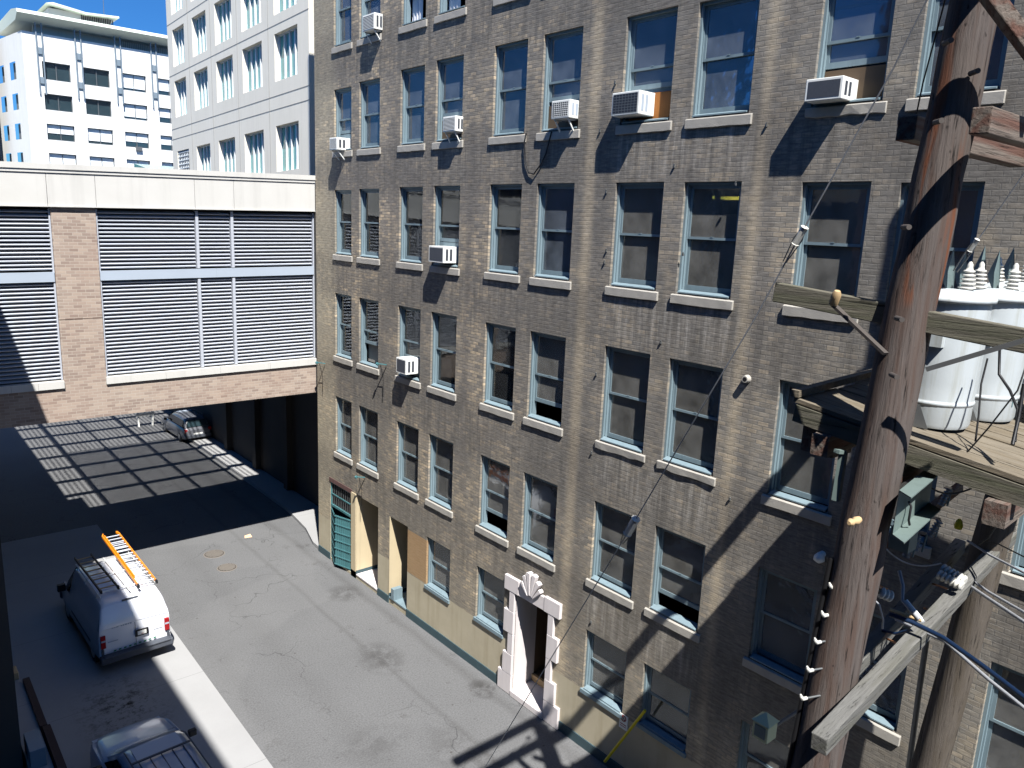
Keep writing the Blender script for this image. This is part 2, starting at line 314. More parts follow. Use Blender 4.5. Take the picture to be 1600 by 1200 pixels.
# ------------------------------------------------------------------ mesh helpers
C = scene.collection
class MB:
    def __init__(s): s.v = []; s.f = []; s.mi = []; s.sm = []; s.cur = 0
    def add(s, vs, fs, smooth=False):
        o = len(s.v); s.v += [Vector(v) for v in vs]
        for f in fs: s.f.append([i+o for i in f]); s.mi.append(s.cur); s.sm.append(smooth)
        return s
    def box(s, x0, x1, y0, y1, z0, z1, M_=None):
        x0, x1 = sorted((x0, x1)); y0, y1 = sorted((y0, y1)); z0, z1 = sorted((z0, z1))
        vs = [Vector((x, y, z)) for z in (z0, z1) for y in (y0, y1) for x in (x0, x1)]
        if M_ is not None: vs = [M_ @ v for v in vs]
        return s.add(vs, [(0, 2, 3, 1), (4, 5, 7, 6), (0, 1, 5, 4), (2, 6, 7, 3), (0, 4, 6, 2), (1, 3, 7, 5)])
    def quad(s, a, b, c, d): return s.add([a, b, c, d], [(0, 1, 2, 3)])
    def prism(s, poly, axis, a, b):
        "poly in the two other axes; extruded along axis from a to b"
        def mk(p, h): q = list(p); q.insert('xyz'.index(axis), h); return q
        n = len(poly); vs = [mk(p, a) for p in poly]+[mk(p, b) for p in poly]
        fs = [tuple(range(n))[::-1], tuple(range(n, 2*n))]+[(i, (i+1) % n, n+(i+1) % n, n+i) for i in range(n)]
        return s.add(vs, fs)
    def ring(s, pts, radii, n=8, smooth=True, caps=True, jitter=0):
        pts = [Vector(p) for p in pts]; o = len(s.v); vs = []; prev = None
        for i, p in enumerate(pts):
            d = (pts[min(i+1, len(pts)-1)]-pts[max(i-1, 0)]).normalized()
            if prev is None:
                a = Vector((0, 0, 1)) if abs(d.z) < .9 else Vector((1, 0, 0)); u = d.cross(a).normalized()
            else: u = (prev-d*prev.dot(d)).normalized()
            prev = u; w = d.cross(u); r = radii[i] if hasattr(radii, '__len__') else radii
            for k in range(n):
                a = 2*math.pi*k/n; rr = r*(1+random.uniform(-jitter, jitter)); vs.append(p+u*math.cos(a)*rr+w*math.sin(a)*rr)
        m = len(pts); fs = [(i*n+k, i*n+(k+1) % n, (i+1)*n+(k+1) % n, (i+1)*n+k) for i in range(m-1) for k in range(n)]
        s.add(vs, fs, smooth)
        if caps: s.add(vs[:n], [tuple(range(n))[::-1]]); s.add(vs[-n:], [tuple(range(n))])
        return s
    def beam(s, a, b, w, h, upv=(0, 0, 1), n=1, sag=0):
        "rectangular timber from a to b, w across, h tall"
        a = Vector(a); b = Vector(b); d = (b-a).normalized(); u = Vector(upv); sd = d.cross(u).normalized(); u = sd.cross(d)
        vs = [p+sd*i*w/2+u*j*h/2 for p in (a, b) for i, j in ((-1, -1), (1, -1), (1, 1), (-1, 1))]
        return s.add(vs, [(3, 2, 1, 0), (4, 5, 6, 7), (0, 1, 5, 4), (1, 2, 6, 5), (2, 3, 7, 6), (3, 0, 4, 7)])
    def build(s, name, mats, parent=None, origin=(0, 0, 0), local=False, rz=0):
        me = bpy.data.meshes.new(name); base = Vector(BASE.get(parent.name, (0, 0, 0))) if parent else Vector(origin)
        vs = s.v if local else [v-base for v in s.v]
        me.from_pydata([tuple(v) for v in vs], [], s.f)
        for m in (mats if isinstance(mats, (list, tuple)) else [mats]): me.materials.append(m)
        for p, i, sm in zip(me.polygons, s.mi, s.sm): p.material_index = i; p.use_smooth = sm
        me.validate(); me.update()
        o = bpy.data.objects.new(name, me); C.objects.link(o)
        if parent: o.parent = parent; BASE[o.name] = base
        else: o.location = base; o.rotation_euler.z = rz; BASE[o.name] = base
        return o
BASE = {}
def pieces(name, m, parent, boxes, fn=None):
    for b in boxes:
        k = MB().box(*b)
        if fn: fn(k)
        k.build(name, m, parent)
def tag(o, label=None, cat=None, group=None, kind=None):
    if label: o['label'] = label
    if cat: o['category'] = cat
    if group: o['group'] = group
    if kind: o['kind'] = kind
    return o
def empty(name, loc, label, cat, group=None, rz=0):
    o = bpy.data.objects.new(name, None); C.objects.link(o); o.location = loc; o.rotation_euler.z = rz
    o.empty_display_size = .3; BASE[o.name] = Vector(loc); return tag(o, label, cat, group)
def bevel(o, w=.01, seg=2):
    m = o.modifiers.new('bevel', 'BEVEL'); m.width = w; m.segments = seg; m.limit_method = 'ANGLE'; return o
# ================================================================== THE SETTING
g = MB().quad((-300, -120, GZ), (400, -120, GZ), (400, 500, GZ), (-300, 500, GZ))
tag(g.build('road', M['asphalt']), 'grey patched asphalt alley running between the buildings', 'road', kind='structure')
g = MB().quad((-11.2, -10, GZ+.004), (-6.82, -10, GZ+.004), (-6.3, 34, GZ+.004), (-11.2, 34, GZ+.004))
tag(g.build('pavement', M['concrete']), 'pale concrete parking strip beside the asphalt', 'pavement', kind='structure')
g = MB()
g.prism([(.02, 26.42), (2.0, 26.42), (2.0, 47), (.9, 47), (.75, 31), (.45, 28.5), (.05, 27)], 'z', GZ, GZ+.14)
tag(g.build('sidewalk', M['concrete']), 'short raised concrete kerb strip past the corner of the brick building', 'pavement', kind='structure')

# ================================================================== BRICK BUILDING
COLS = dict(A1=(23.74, 24.93), A2=(21.93, 23.22), B1=(19.45, 20.73), B2=(17.60, 18.88), C1=(15.0, 16.28), C2=(13.13, 14.43),
            D1=(10.5, 11.84), D2=(8.64, 9.98), E1=(6.16, 7.4), E2=(4.45, 5.68), F1=(2.0, 3.26), F2=(.3, 1.5))
def topfix(r, y): return {1: -.0024*(y-15)**2 + .04, 2: -.001*(y-15)**2+.02}.get(r, 0)
ROWS = {0: (7.85, 5.6), 1: (4.42, 2.24), 2: (1.02, -1.24), 3: (-2.61, -4.87), 4: (-6.38, -8.5), 5: (-9.76, -11.4)}
bb = empty('brick_office_building', (0, 0, GZ), 'long soot stained brown brick building with paired blue grey sash windows', 'building')
opens = []; wins = []
for r, (zt, zb) in ROWS.items():
    for c, (y0, y1) in COLS.items():
        if r == 5 and c in ('A1', 'A2', 'B1', 'C2'): continue
        zz = zt+topfix(r, (y0+y1)/2)
        zbb = zb + {(4, 'D1'): .1, (4, 'D2'): .12, (4, 'E1'): .15, (4, 'E2'): .15, (2, 'E1'): .04, (2, 'E2'): .1, (5, 'B2'): -.03, (5, 'D2'): .08}.get((r, c), 0)
        wins.append((r, c, y0, y1, zbb, zz)); opens.append((y0, y1, zbb, zz, .1))
DOOR = (13.14, 14.49, -12.82, -9.83)
opens += [(23.75, 25.4, -12.9, -9.8, .22), (21.86, 23.40, -12.86, -9.74, 1.5), (19.98, 21.1, -12.80, -9.81, 1.5), DOOR+(.02,)]
Y0, Y1, Z0, Z1 = -7.0, 26.38, GZ, 14.0
w = MB()
ys = sorted({Y0, Y1} | {o[0] for o in opens} | {o[1] for o in opens})
for ya, yb in zip(ys[:-1], ys[1:]):
    blk = sorted((o[2], o[3]) for o in opens if o[0] <= ya+1e-6 and o[1] >= yb-1e-6)
    z = Z0
    for a, b in blk+[(Z1, Z1)]:
        if a-z > 1e-4: w.quad((0, ya, z), (0, ya, a), (0, yb, a), (0, yb, z))
        z = b
for y0, y1, z0, z1, d in opens:
    w.quad((0, y0, z0), (d, y0, z0), (d, y0, z1), (0, y0, z1)); w.quad((0, y1, z0), (0, y1, z1), (d, y1, z1), (d, y1, z0))
    w.quad((0, y0, z1), (d, y0, z1), (d, y1, z1), (0, y1, z1)); w.quad((0, y0, z0), (0, y1, z0), (d, y1, z0), (d, y0, z0))
w.quad((0, Y1, Z0), (0, Y1, Z1), (14, Y1, Z1), (14, Y1, Z0)); w.quad((0, Y0, Z0), (14, Y0, Z0), (14, Y0, Z1), (0, Y0, Z1))
w.quad((0, Y0, Z1), (14, Y0, Z1), (14, Y1, Z1), (0, Y1, Z1)); w.quad((14, Y0, Z0), (14, Y1, Z0), (14, Y1, Z1), (14, Y0, Z1))
w.build('wall', M['brick'], bb)
q = MB()
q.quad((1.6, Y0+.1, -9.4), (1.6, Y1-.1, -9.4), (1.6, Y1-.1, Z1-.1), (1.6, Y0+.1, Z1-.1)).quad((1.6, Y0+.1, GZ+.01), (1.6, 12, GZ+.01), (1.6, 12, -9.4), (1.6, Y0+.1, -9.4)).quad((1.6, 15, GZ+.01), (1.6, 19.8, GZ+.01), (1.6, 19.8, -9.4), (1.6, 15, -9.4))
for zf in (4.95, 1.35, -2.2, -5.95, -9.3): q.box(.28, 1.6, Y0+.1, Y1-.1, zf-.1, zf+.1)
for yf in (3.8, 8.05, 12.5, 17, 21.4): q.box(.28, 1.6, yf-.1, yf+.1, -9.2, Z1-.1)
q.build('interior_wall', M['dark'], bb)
# ---- sash windows
def ring(mb, x0, x1, y0, y1, z0, z1, st, top, bot):
    mb.box(x0, x1, y0, y0+st, z0, z1).box(x0, x1, y1-st, y1, z0, z1)
    mb.box(x0, x1, y0+st, y1-st, z1-top, z1).box(x0, x1, y0+st, y1-st, z0, z0+bot)
ST = {}   # per-window state: (blind kind, from fraction, to fraction, lower sash raised by)
for c in COLS:
    ST[(0, c)] = ('shade_skytint', 0, 1, 0); ST[(1, c)] = ('shade_skytint', 0, 1, 0); ST[(2, c)] = ('shadedark', 0, 1, 0); ST[(3, c)] = ('shade', 0, 1, 0)
    ST[(4, c)] = ('shade', 0, 1, 0); ST[(5, c)] = ('shadedark', 0, 1, 0)
for k in ('A1', 'A2', 'B1', 'B2', 'C1'): ST[(2, k)] = ('ven', .0, .55, 0)
ST[(2, 'C2')] = ('shade_skytint', 0, 1, 0); ST[(2, 'D2')] = ('shadedark', 0, .74, 0)
ST[(3, 'A1')] = ('ven', .1, 1, 0); ST[(3, 'A2')] = ('ven', .35, 1, .62); ST[(3, 'B1')] = ('ven', .4, 1, 0); ST[(3, 'B2')] = ('ven', .5, 1, 0); ST[(3, 'C1')] = ('ven', .62, 1, 0)
ST[(3, 'C2')] = ('shadedark', .25, 1, .34); ST[(4, 'C1')] = ('shade', .3, 1, .36); ST[(4, 'D2')] = ('shadedark', .2, 1, .3)
ST[(0, 'B1')] = ('curtain', 0, .35, .75); ST[(0, 'B2')] = ('curtain', 0, .3, .6); ST[(5, 'F1')] = ('shade', .3, 1, 0)
ACW = {(0, 'A2'): .48, (1, 'A1'): .5, (1, 'B2'): .6, (1, 'C2'): .62, (1, 'D1'): .62, (1, 'E1'): .55, (2, 'B2'): .62, (3, 'B1'): .52}
for r, c, y0, y1, z0, z1 in wins:
    kind, fa, fb, opn = ST[(r, c)]; opn = ACW.get((r, c), opn)
    zm = (z0+z1)/2+.02
    f = MB()
    ring(f, .07, .13, y0, y1, z0, z1, .05, .05, .03)              # brick mould
    ring(f, .132, .27, y0, y1, z0, z1, .075, .07, .04)            # box frame
    f.box(.10, .13, y0+.05, y0+.062, z0+.03, z1-.05)
    f.prism([(-.01, z0+.02), (-.01, z0+.045), (.125, z0+.085), (.125, z0+.03)], 'y', y0+.052, y1-.052)
    win = f.build('window', M['bluepaint'], bb)
    a, b = y0+.077, y1-.077
    s = MB(); ring(s, .150, .188, a, b, zm-.02, z1-.072, .052, .05, .05); s.box(.142, .150, (a+b)/2-.03, (a+b)/2+.03, zm+.03, zm+.045)
    s.build('upper_sash', M['bluepaint'], win)
    s = MB(); zl = z0+.086+opn; zu = zm+.028+opn
    ring(s, .192, .232, a, b, zl, zu, .055, .05, .10); s.build('lower_sash', M['bluepaint'], win)
    gm = M['glass_skytint'] if r <= 1 or (r == 2 and c == 'C2') else (M['glassclear'] if kind in ('ven', 'curtain') else M['glass'])
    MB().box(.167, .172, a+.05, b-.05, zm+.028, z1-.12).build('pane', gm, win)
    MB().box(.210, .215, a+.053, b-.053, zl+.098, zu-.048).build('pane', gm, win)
    if r < 5:
        d = MB(); j = lambda: random.uniform(-.006, .006)
        broken = (r, c) in ((3, 'D1'), (3, 'D2'), (1, 'E1'))
        n = 7; e0, e1 = y0-.085, y1+.085
        vs = []
        for i in range(n+1):
            yy = e0+(e1-e0)*i/n; dr = random.uniform(0, .05) if broken else 0; fx = random.uniform(0, .02) if broken else 0
            vs += [(-.05+fx+j()*.4, yy, z0-.205+dr+j()), (-.05+fx*.4+j()*.4, yy, z0-.028+j()*.4), (.068, yy, z0+.012), (.068, yy, z0-.205)]
        fs = [(4*i+k, 4*i+(k+1) % 4, 4*i+4+(k+1) % 4, 4*i+4+k) for i in range(n) for k in range(4)]+[(3, 2, 1, 0), (4*n, 4*n+1, 4*n+2, 4*n+3)]
        d.add(vs, fs); bevel(d.build('sill', M['sillstone'], win), .006, 1)
    else:
        MB().box(-.05, .068, y0-.03, y1+.03, z0-.09, z0+.012).build('sill', M['bluepaint'], win)
    zb0, zb1 = z0+.1+fa*(z1-z0-.15), z0+.05+fb*(z1-z0-.1)
    if kind == 'ven':
        s = MB(); n = int((zb1-zb0)/.05)
        for i in range(n):
            z = zb0+.05*i; s.add([(.285, a, z+.006), (.285, b, z+.006), (.315, b, z+.032), (.315, a, z+.032)], [(0, 1, 2, 3)])
        s.build('venetian_blind', M['venetian'], win)
        if fa > .05 or True: MB().box(.34, .345, a-.02, b+.02, z0+.05, z1-.05).build('shade', M['shadedark'], win)
    elif kind == 'curtain':
        s = MB(); n = 10; vs = []
        for i in range(n+1):
            yy = b-(b-a)*.45*i/n; xx = .33+.03*math.sin(i*2.1); vs += [(xx, yy, z0+.08), (xx-.01, yy+.05*math.sin(i), z0+1.3)]
        s.add(vs, [(2*i, 2*i+2, 2*i+3, 2*i+1) for i in range(n)], True); s.build('curtain', M['curtain'], win)
    else:
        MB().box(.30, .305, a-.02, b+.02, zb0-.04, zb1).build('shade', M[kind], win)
# plywood infills beside air conditioners are built with the windows they fill
def infill(y0, y1, z0, z1, m='plywood'): MB().box(.19, .21, y0, y1, z0, z1).build('window_infill', M[m], bb)
infill(10.58, 11.76, 2.33, 2.86); infill(13.21, 14.35, 2.33, 2.86, 'brown'); infill(6.24, 7.32, 2.33, 2.84, 'brown'); infill(17.68, 18.8, 2.33, 2.84, 'brown')
infill(17.68, 18.8, -1.15, -.55, 'bluepaint'); infill(19.53, 20.65, -4.78, -4.28, 'bluepaint'); infill(23.82, 24.85, 2.33, 2.8, 'bluepaint'); infill(22.01, 23.14, 5.7, 6.15, 'bluepaint')
s = MB().ring([(.9, 8.75, .74), (.9, 9.9, .74)], .035, 8); s.build('ceiling_light', M['tube'], bb)
# ---- stone door surround
ds = MB()
outl = [(14.92, -9.46), (14.92, -9.88), (14.70, -9.88), (14.70, -10.46), (14.9, -10.46), (14.9, -11.14), (14.70, -11.14), (14.70, -11.76), (14.88, -11.76), (14.88, -12.38), (15.06, -12.38), (15.06, GZ+.01)]
cy = 13.815
mir = [(2*cy-y, z) for y, z in outl]
def strip(pts, inner):   # stepped jamb as stacked blocks
    zs = [(-9.88, -9.46, pts[0][0]), (-10.46, -9.88, pts[2][0]), (-11.14, -10.46, pts[4][0]), (-11.76, -11.14, pts[6][0]), (-12.38, -11.76, pts[8][0]), (GZ+.01, -12.38, pts[10][0])]
    for i, (a, b, y) in enumerate(zs):
        if i == 0: continue
        ds.box(-.085+(.004 if i % 2 else 0), .02, inner, y, a+.003, b-.003)
strip(outl, 14.49); strip(mir, 13.14)
ds.box(-.09, .02, mir[0][0], 13.30, -9.877, -9.46).box(-.09, .02, 14.33, outl[0][0], -9.877, -9.46).box(-.075, .02, 13.303, 14.327, -9.877, -9.50)
ds.box(-.10, .02, 13.145, 14.485, GZ+.01, -12.822)
surround = ds.build('door_surround', M['whitestone'], bb); bevel(surround, .008, 1)
fan = MB()
for i, (ang, L, wd) in enumerate(((-40, .56, .06), (-24, .68, .075), (-8, .78, .085), (8, .78, .085), (24, .68, .075), (40, .56, .06))):
    a = R(ang); by, bz = 13.80, -9.80; d = (math.sin(a), math.cos(a)); n = (math.cos(a), -math.sin(a)); r0 = .16
    P = lambda r, k: (by+d[0]*r+n[0]*k, bz+d[1]*r+n[1]*k)
    fan.prism([P(r0, -wd*.3), P(r0, wd*.3), P(L, wd*.95), P(L+.02, 0), P(L, -wd*.95)], 'x', -.15-.01*(i % 2), -.02)
bevel(fan.build('keystone_fan', M['whitestone'], surround), .01, 1)
rc = MB()
y0, y1, z0, z1 = DOOR
rc.quad((.02, y1, z0), (.02, y1, z1), (.8, y1, z1), (.8, y1, z0)).quad((.02, y0, z0), (.8, y0, z0), (.8, y0, z1), (.02, y0, z1)).quad((.02, y0, z1), (.8, y0, z1), (.8, y1, z1), (.02, y1, z1)).quad((.02, y0, z0), (.02, y1, z0), (.8, y1, z0), (.8, y0, z0))
rc.build('door_reveal', M['whitestone'], surround)
rc = MB(); rc.box(.72, .8, y0+.002, y1-.002, z0+.002, z0+.2); rc.build('door_step', M['tanwood'], surround)
rc = MB(); rc.cur = 0
rc.quad((.8, y1, z0), (.8, y1, z1), (2.1, y1, z1), (2.1, y1, z0)).quad((.8, y0, z0), (2.1, y0, z0), (2.1, y0, z1), (.8, y0, z1)).quad((.8, y0, z1), (2.1, y0, z1), (2.1, y1, z1), (.8, y1, z1)).quad((.8, y0, z0+.2), (.8, y1, z0+.2), (2.1, y1, z0+.2), (2.1, y0, z0+.2)).quad((2.1, y0, z0), (2.1, y1, z0), (2.1, y1, z1), (2.1, y0, z1))
rc.build('entrance_recess', M['brown'], bb)
rc = MB().box(1.98, 2.04, y0+.12, y1-.12, z0+.21, z1-.5); dd = rc.build('entrance_door', M['brown'], bb); MB().ring([(1.93, y0+.25, -11.7), (1.93, y0+.25, -11.5)], .015, 6).build('handle', M['chrome'], dd)
# ---- two recessed doorways with cream reveals
for (a, b, zf, zt, stepm) in ((21.86, 23.40, -12.86, -9.74, 'whitestone'), (19.98, 21.1, -12.80, -9.81, 'bluepaint')):
    k = MB(); k.box(-.012, 1.48, b-.02, b+.004, zf+.18, zt-.004).box(-.012, 1.48, b-.024, b+.006, zf+.0, zf+.18)
    k.mi = [0]*6+[1]*6
    k.build('doorway_reveal', [M['cream'], M['darkblue']], bb)
    MB().box(-.02, 1.49, a+.003, b-.03, zf+.003, zf+.05).build('door_step', M[stepm], bb)
    MB().box(1.44, 1.5, a+.01, b-.03, zf+.06, zt-.01).build('recessed_door', M['dark'], bb)
MB().box(-.05, .3, 20.72, 20.9, -12.75, -12.35).build('gate_post', M['bluepaint'], bb)
MB().box(-.03, .02, 23.41, 23.74, GZ+.02, -9.72).build('pilaster', M['cream'], bb)
# ---- security gate: folded steel gate with a barred transom
y0, y1, z0, z1 = 23.75, 25.4, -12.9, -9.8
gm = MB()
ring(gm, .02, .09, y0, y1, z0, z1, .045, .05, .04)
gm.box(.02, .09, y0+.045, y1-.045, -10.78, -10.70).box(.03, .06, y0+.045, y1-.045, -10.30, -10.26)
gate = gm.build('security_gate', M['gate'], bb)
br = MB()
for i in range(11): yy = y0+.12+i*.14; br.box(.04, .055, yy, yy+.016, -10.70, z1-.05)
br.build('transom_bars', M['galv'], gate)
lf = MB()
for hinge, tip, side in ((y1-.05, y1-.75, 1), (y1-.75, y0+.06, 0)):
    xa, xb = (.03, -.22) if side else (-.22, .04)
    n = 9
    for i in range(n+1):
        t_ = i/n; yy = hinge+(tip-hinge)*t_; xx = xa+(xb-xa)*t_; lf.box(xx-.008, xx+.008, yy-.008, yy+.008, z0+.06, -10.85)
    for k in range(7):
        zz = z0+.08+k*.32; lf.beam((xa, hinge, zz), (xb, tip, zz), .03, .035)
    lf.add([(xa+.02, hinge, z0+.08), (xb+.02, tip, z0+.08), (xb+.02, tip, -10.87), (xa+.02, hinge, -10.87)], [(0, 1, 2, 3)])
lf.build('gate_leaf', M['gate'], gate)
MB().box(.1, .2, y0+.05, y1-.05, z0+.02, z1-.05).build('gate_backing', M['dark'], gate)
MB().box(-.02, .015, y0-.05, y1+.05, z1+.0, z1+.16).build('rusty_lintel', weathered('rusty_lintel_paint', srgb(98, 72, 68), .9, .35, 6), bb)
# ---- dark blue-grey plinth along the pavement
for a, b in ((Y0, 12.56), (15.07, 19.97), (21.11, 21.85), (23.41, 23.74), (25.41, 26.38)): MB().box(-.03, .02, a, b, GZ, GZ+.27).build('plinth', M['darkblue'], bb)
# small hardware left in the wall
for px, py in ((1054, 260), (962, 130), (1198, 196), (938, 205), (945, 410), (948, 392), (1033, 535), (932, 585), (925, 708), (924, 972), (1141, 780), (1150, 288), (948, 300), (1068, 398)):
    p = at_x(px, py, 0); hw = MB(); hw.box(-.035, 0, p.y-.016, p.y+.016, p.z-.025, p.z+.025).ring([(-.035, p.y, p.z), (-.04, p.y-.02, p.z+.05)], .014, 6)
    hw.build('wall_hook', M['galv'], bb)
vb = MB(); p = at_x(1168, 592, 0); vb.ring([(-.10, p.y, p.z), (.0, p.y, p.z)], [.065, .085], 12).build('vent_stub', M['sillstone'], bb)
MB().ring([(-.102, p.y, p.z), (-.101, p.y, p.z)], .045, 12).build('vent_hole', M['black'], bb)

# ================================================================== AIR CONDITIONERS
def ac(y0, y1, z0, z1, p, label, style='grid', bracket=True, tall=0):
    t = empty('air_conditioner', (0, (y0+y1)/2, z0), label, 'air conditioner', 'air conditioners in the windows of the brick wall')
    k = MB(); k.box(-p, .27, y0, y1, z0, z1)
    bevel(k.build('casing', M['white'], t), .012, 2)
    g_ = MB(); m = .045
    g_.box(-p-.004, -p+.01, y0+m+(.0), y1-m, z0+m, z1-m); g_.build('rear_coil', M['acgrille'], t)
    l = MB()
    if style == 'grid':
        for i in range(9): yy = y0+m+(y1-y0-2*m)*i/8; l.box(-p-.010, -p-.005, yy-.004, yy+.004, z0+m, z1-m)
        for i in range(8): zz = z0+m+(z1-z0-2*m)*i/7; l.box(-p-.012, -p-.009, y0+m, y1-m, zz-.005, zz+.005)
        l.build('wire_guard', M['white'] if y0 > 13 else M['galv'], t)
    elif style == 'bars':
        for i in range(10): zz = z0+m+(z1-z0-2*m)*i/9; l.box(-p-.012, -p-.006, y0+m, y1-m, zz-.008, zz+.008)
        l.build('wire_guard', M['white'], t)
    v = MB()
    for s_ in (0, 1): v.box(-p+.08+s_*p*.42, -p+.08+s_*p*.42+p*.24, y0-.003, y0+.004, z0+.07, z1-.07)
    v.build('side_vent', M['louvrebar'] if style == 'grid' else M['acgrille'], t)
    if bracket:
        for yy in (y0+.08, y1-.08):
            bk = MB(); bk.beam((-.01, yy, z0-.02), (-p+.04, yy, z0-.02), .03, .03, (0, 1, 0)).beam((-.012, yy, z0-.30), (-p*.75, yy, z0-.035), .028, .028, (0, 1, 0))
            bk.build('support_bracket', M['white'], t)
    return t
ac(21.80, 22.5, 5.66, 6.12, 0.29, 'white air conditioner on long angled brackets, highest of all near the top of the frame', 'bars')
ac(24.1, 24.62, 2.24, 2.64, 0.34, 'small air conditioner farthest from the camera, beside the wall end above the covered bridge', 'bars')
ac(17.56, 18.15, 2.44, 2.84, 0.25, 'white air conditioner two windows left of the dangling black cable', 'bars')
ac(13.15, 13.75, 2.46, 2.86, 0.28, 'white air conditioner with a gridded back beside the dangling black cable', 'grid')
ac(11.08, 11.84, 2.38, 2.85, 0.30, 'wide dark gridded air conditioner with orange plywood beside it', 'grid', False)
ac(6.70, 7.36, 2.28, 2.64, 0.32, 'air conditioner with plain dark back next to a brown stained board, nearest the utility pole', 'plain', False)
ac(17.86, 18.60, -1.12, -.66, 0.33, 'boxy white air conditioner casting the longest shadow, below the row holding most of them', 'plain', False)
ac(19.72, 20.28, -4.66, -4.18, 0.33, 'small plain white air conditioner, lowest on the wall', 'plain', False)
# dangling cable below the windows
a = at_x(822, 208, -.03); b = at_x(826, 270, -.04); c_ = at_x(846, 255, -.04); d_ = at_x(862, 205, -.06)
pts = [a, at_x(819, 225, -.05), at_x(821, 252, -.05), b, at_x(834, 272, -.05), c_, at_x(853, 240, -.05), d_]
tag(MB().ring(pts, .018, 6).build('dangling_cable', M['blackcable'], origin=tuple(a)), 'black cable drooping in a loop between two upper windows', 'cable')

# ================================================================== LOUVRED BRIDGE SCREEN
XB = -11.2; YB = 26.5
def zs(x, z): return z+.031*x*max(0, min(1, (z+6.55)/7.8))
def sheared(mb):
    for v in mb.v: v.z = zs(v.x, v.z)
    return mb
br_ = empty('louvred_bridge', (-5.5, YB, -6.55), 'brick and concrete bridge with big silver louvre panels crossing the alley', 'bridge')
k = MB()
for a, b in ((XB, -8.48), (-8.468, -7.19), (-7.178, -4.256), (-4.244, -2.966), (-2.954, -.0)):
    n = 3
    for i in range(n):
        xa, xb = a+(b-a)*i/n, a+(b-a)*(i+1)/n
        k.box(xa, xb, YB-.06, YB+1.05, .23, 1.20)
k.cur = 0
sheared(k).build('parapet', M['precast'], br_)
for (a, b, c, d) in ((.09, 1.1, 1.212, 1.309), (.12, 1.12, 1.31, 1.47), (.10, .3, .20, .229)):
    k = MB()
    for i in range(8): xa, xb = XB+11.2*i/8, XB+11.2*(i+1)/8; k.box(xa, xb, YB-a, YB+b, c, d)
    sheared(k).build('coping', M['precast'], br_)
k = MB()
for i in range(8): xa, xb = XB+11.2*i/8, XB+11.2*(i+1)/8; k.box(xa, xb, YB, YB+1.0, -6.55, -5.46)
k.box(-8.41, -7.21, YB, YB+1.0, -5.46, -3.285).box(-8.41, -7.21, YB, YB+1.0, -3.26, .2)
k.box(-8.40, -7.22, YB+.02, YB+.9, -3.285, -3.26)
sheared(k).build('brick_cladding', M['buff'], br_)
for a, b in ((XB, -8.40), (-7.23, -.0)):
    n = 4; k = MB()
    for i in range(n): k.box(a+(b-a)*i/n, a+(b-a)*(i+1)/n-.006, YB-.07, YB+.2, -5.455, -5.22)
    sheared(k).build('sill_band', M['precast'], br_)
pieces('louvre_backing', M['dark'], br_, [(XB, -8.42, YB+.42, YB+.5, -5.3, .3), (-7.2, -.0, YB+.42, YB+.5, -5.3, .3)], sheared)
panels = [(XB, -8.41), (-7.21, -4.22), (-4.14, -3.05), (-2.97, -.03)]
for (a, b) in panels:
    for zt, zb in ((.12, -1.76), (-2.10, -5.20)):
        k = MB(); n = int(round((zt-zb)/.124))
        for i in range(n):
            z = zt-(i+.5)*.124; x1, x2 = a+.03, b-.03
            v = [(x1, YB+.10, z-.036), (x2, YB+.10, z-.036), (x2, YB+.085, z-.004), (x1, YB+.085, z-.004), (x1, YB+.21, z+.055), (x2, YB+.21, z+.055)]
            k.add(v, [(0, 1, 2, 3), (3, 2, 5, 4), (0, 4, 5, 1)])
        sheared(k).build('louvre_panel', M['louvre'], br_)
pieces('louvre_mullion', M['louvre'], br_, [(x-.045, x+.045, YB+.04, YB+.24, a, b) for x in (-4.18, -3.01) for a, b in ((-5.2, -2.12), (-1.76, .15))]+[(x-.022, x+.022, YB+.05, YB+.24, -5.2, .15) for x in (-8.44, -7.18, -.02)], sheared)
pieces('flashing_band', M['louvrebar'], br_, [(XB, -8.43, YB+.02, YB+.3, -2.08, -1.78), (-7.19, -3.603, YB+.02, YB+.3, -2.08, -1.78), (-3.6, -.03, YB+.02, YB+.3, -2.08, -1.78)], sheared)
# open steel grid roof behind the screen: the sun falls through it on to the alley
k = MB(); zt = 1.0
ybeams = [27.62+2.23*i for i in range(9)]
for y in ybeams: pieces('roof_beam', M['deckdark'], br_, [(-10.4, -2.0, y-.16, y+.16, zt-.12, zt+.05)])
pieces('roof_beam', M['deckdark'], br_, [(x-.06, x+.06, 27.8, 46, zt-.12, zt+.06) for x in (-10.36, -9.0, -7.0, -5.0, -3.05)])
k = MB()
x = -10.1
while x < -2.15:
    k.box(x-.035, x+.035, 27.8, 46, zt+.07, zt+.10)
    x += .235
k.build('roof_grating', M['galv'], br_)
k = MB(); x = -10.1+.235*4.5
while x < -3.0: k.box(x-.035, x+.035, 27.8, 37.0, zt+.07, zt+.10); x += .235
k.build('lower_grating', M['galv'], br_)
pieces('solid_roof', M['deckdark'], br_, [(-2.0, 1.99, YB+1.2, 46, zt-.2, zt+.1), (XB, -10.4, YB+1.2, 46, zt-.2, zt+.1), (-10.39, -9.7, 27.47, 29.4, zt-.3, zt-.13), (-10.4, -2.0, YB+.8, 27.46, zt-.22, zt+.08), (.0, 1.99, 26.4, YB+1.0, -6.5, zt)])
for yy, xx in ((27.3, 1.6), (33.4, 1.85), (37.2, 1.85), (41.2, 1.85)):
    MB().box(xx-.1, xx+.38, yy-.22, yy+.22, GZ+.14, -6.5 if yy < 28 else .8).build('column', M['deckdark'], br_)

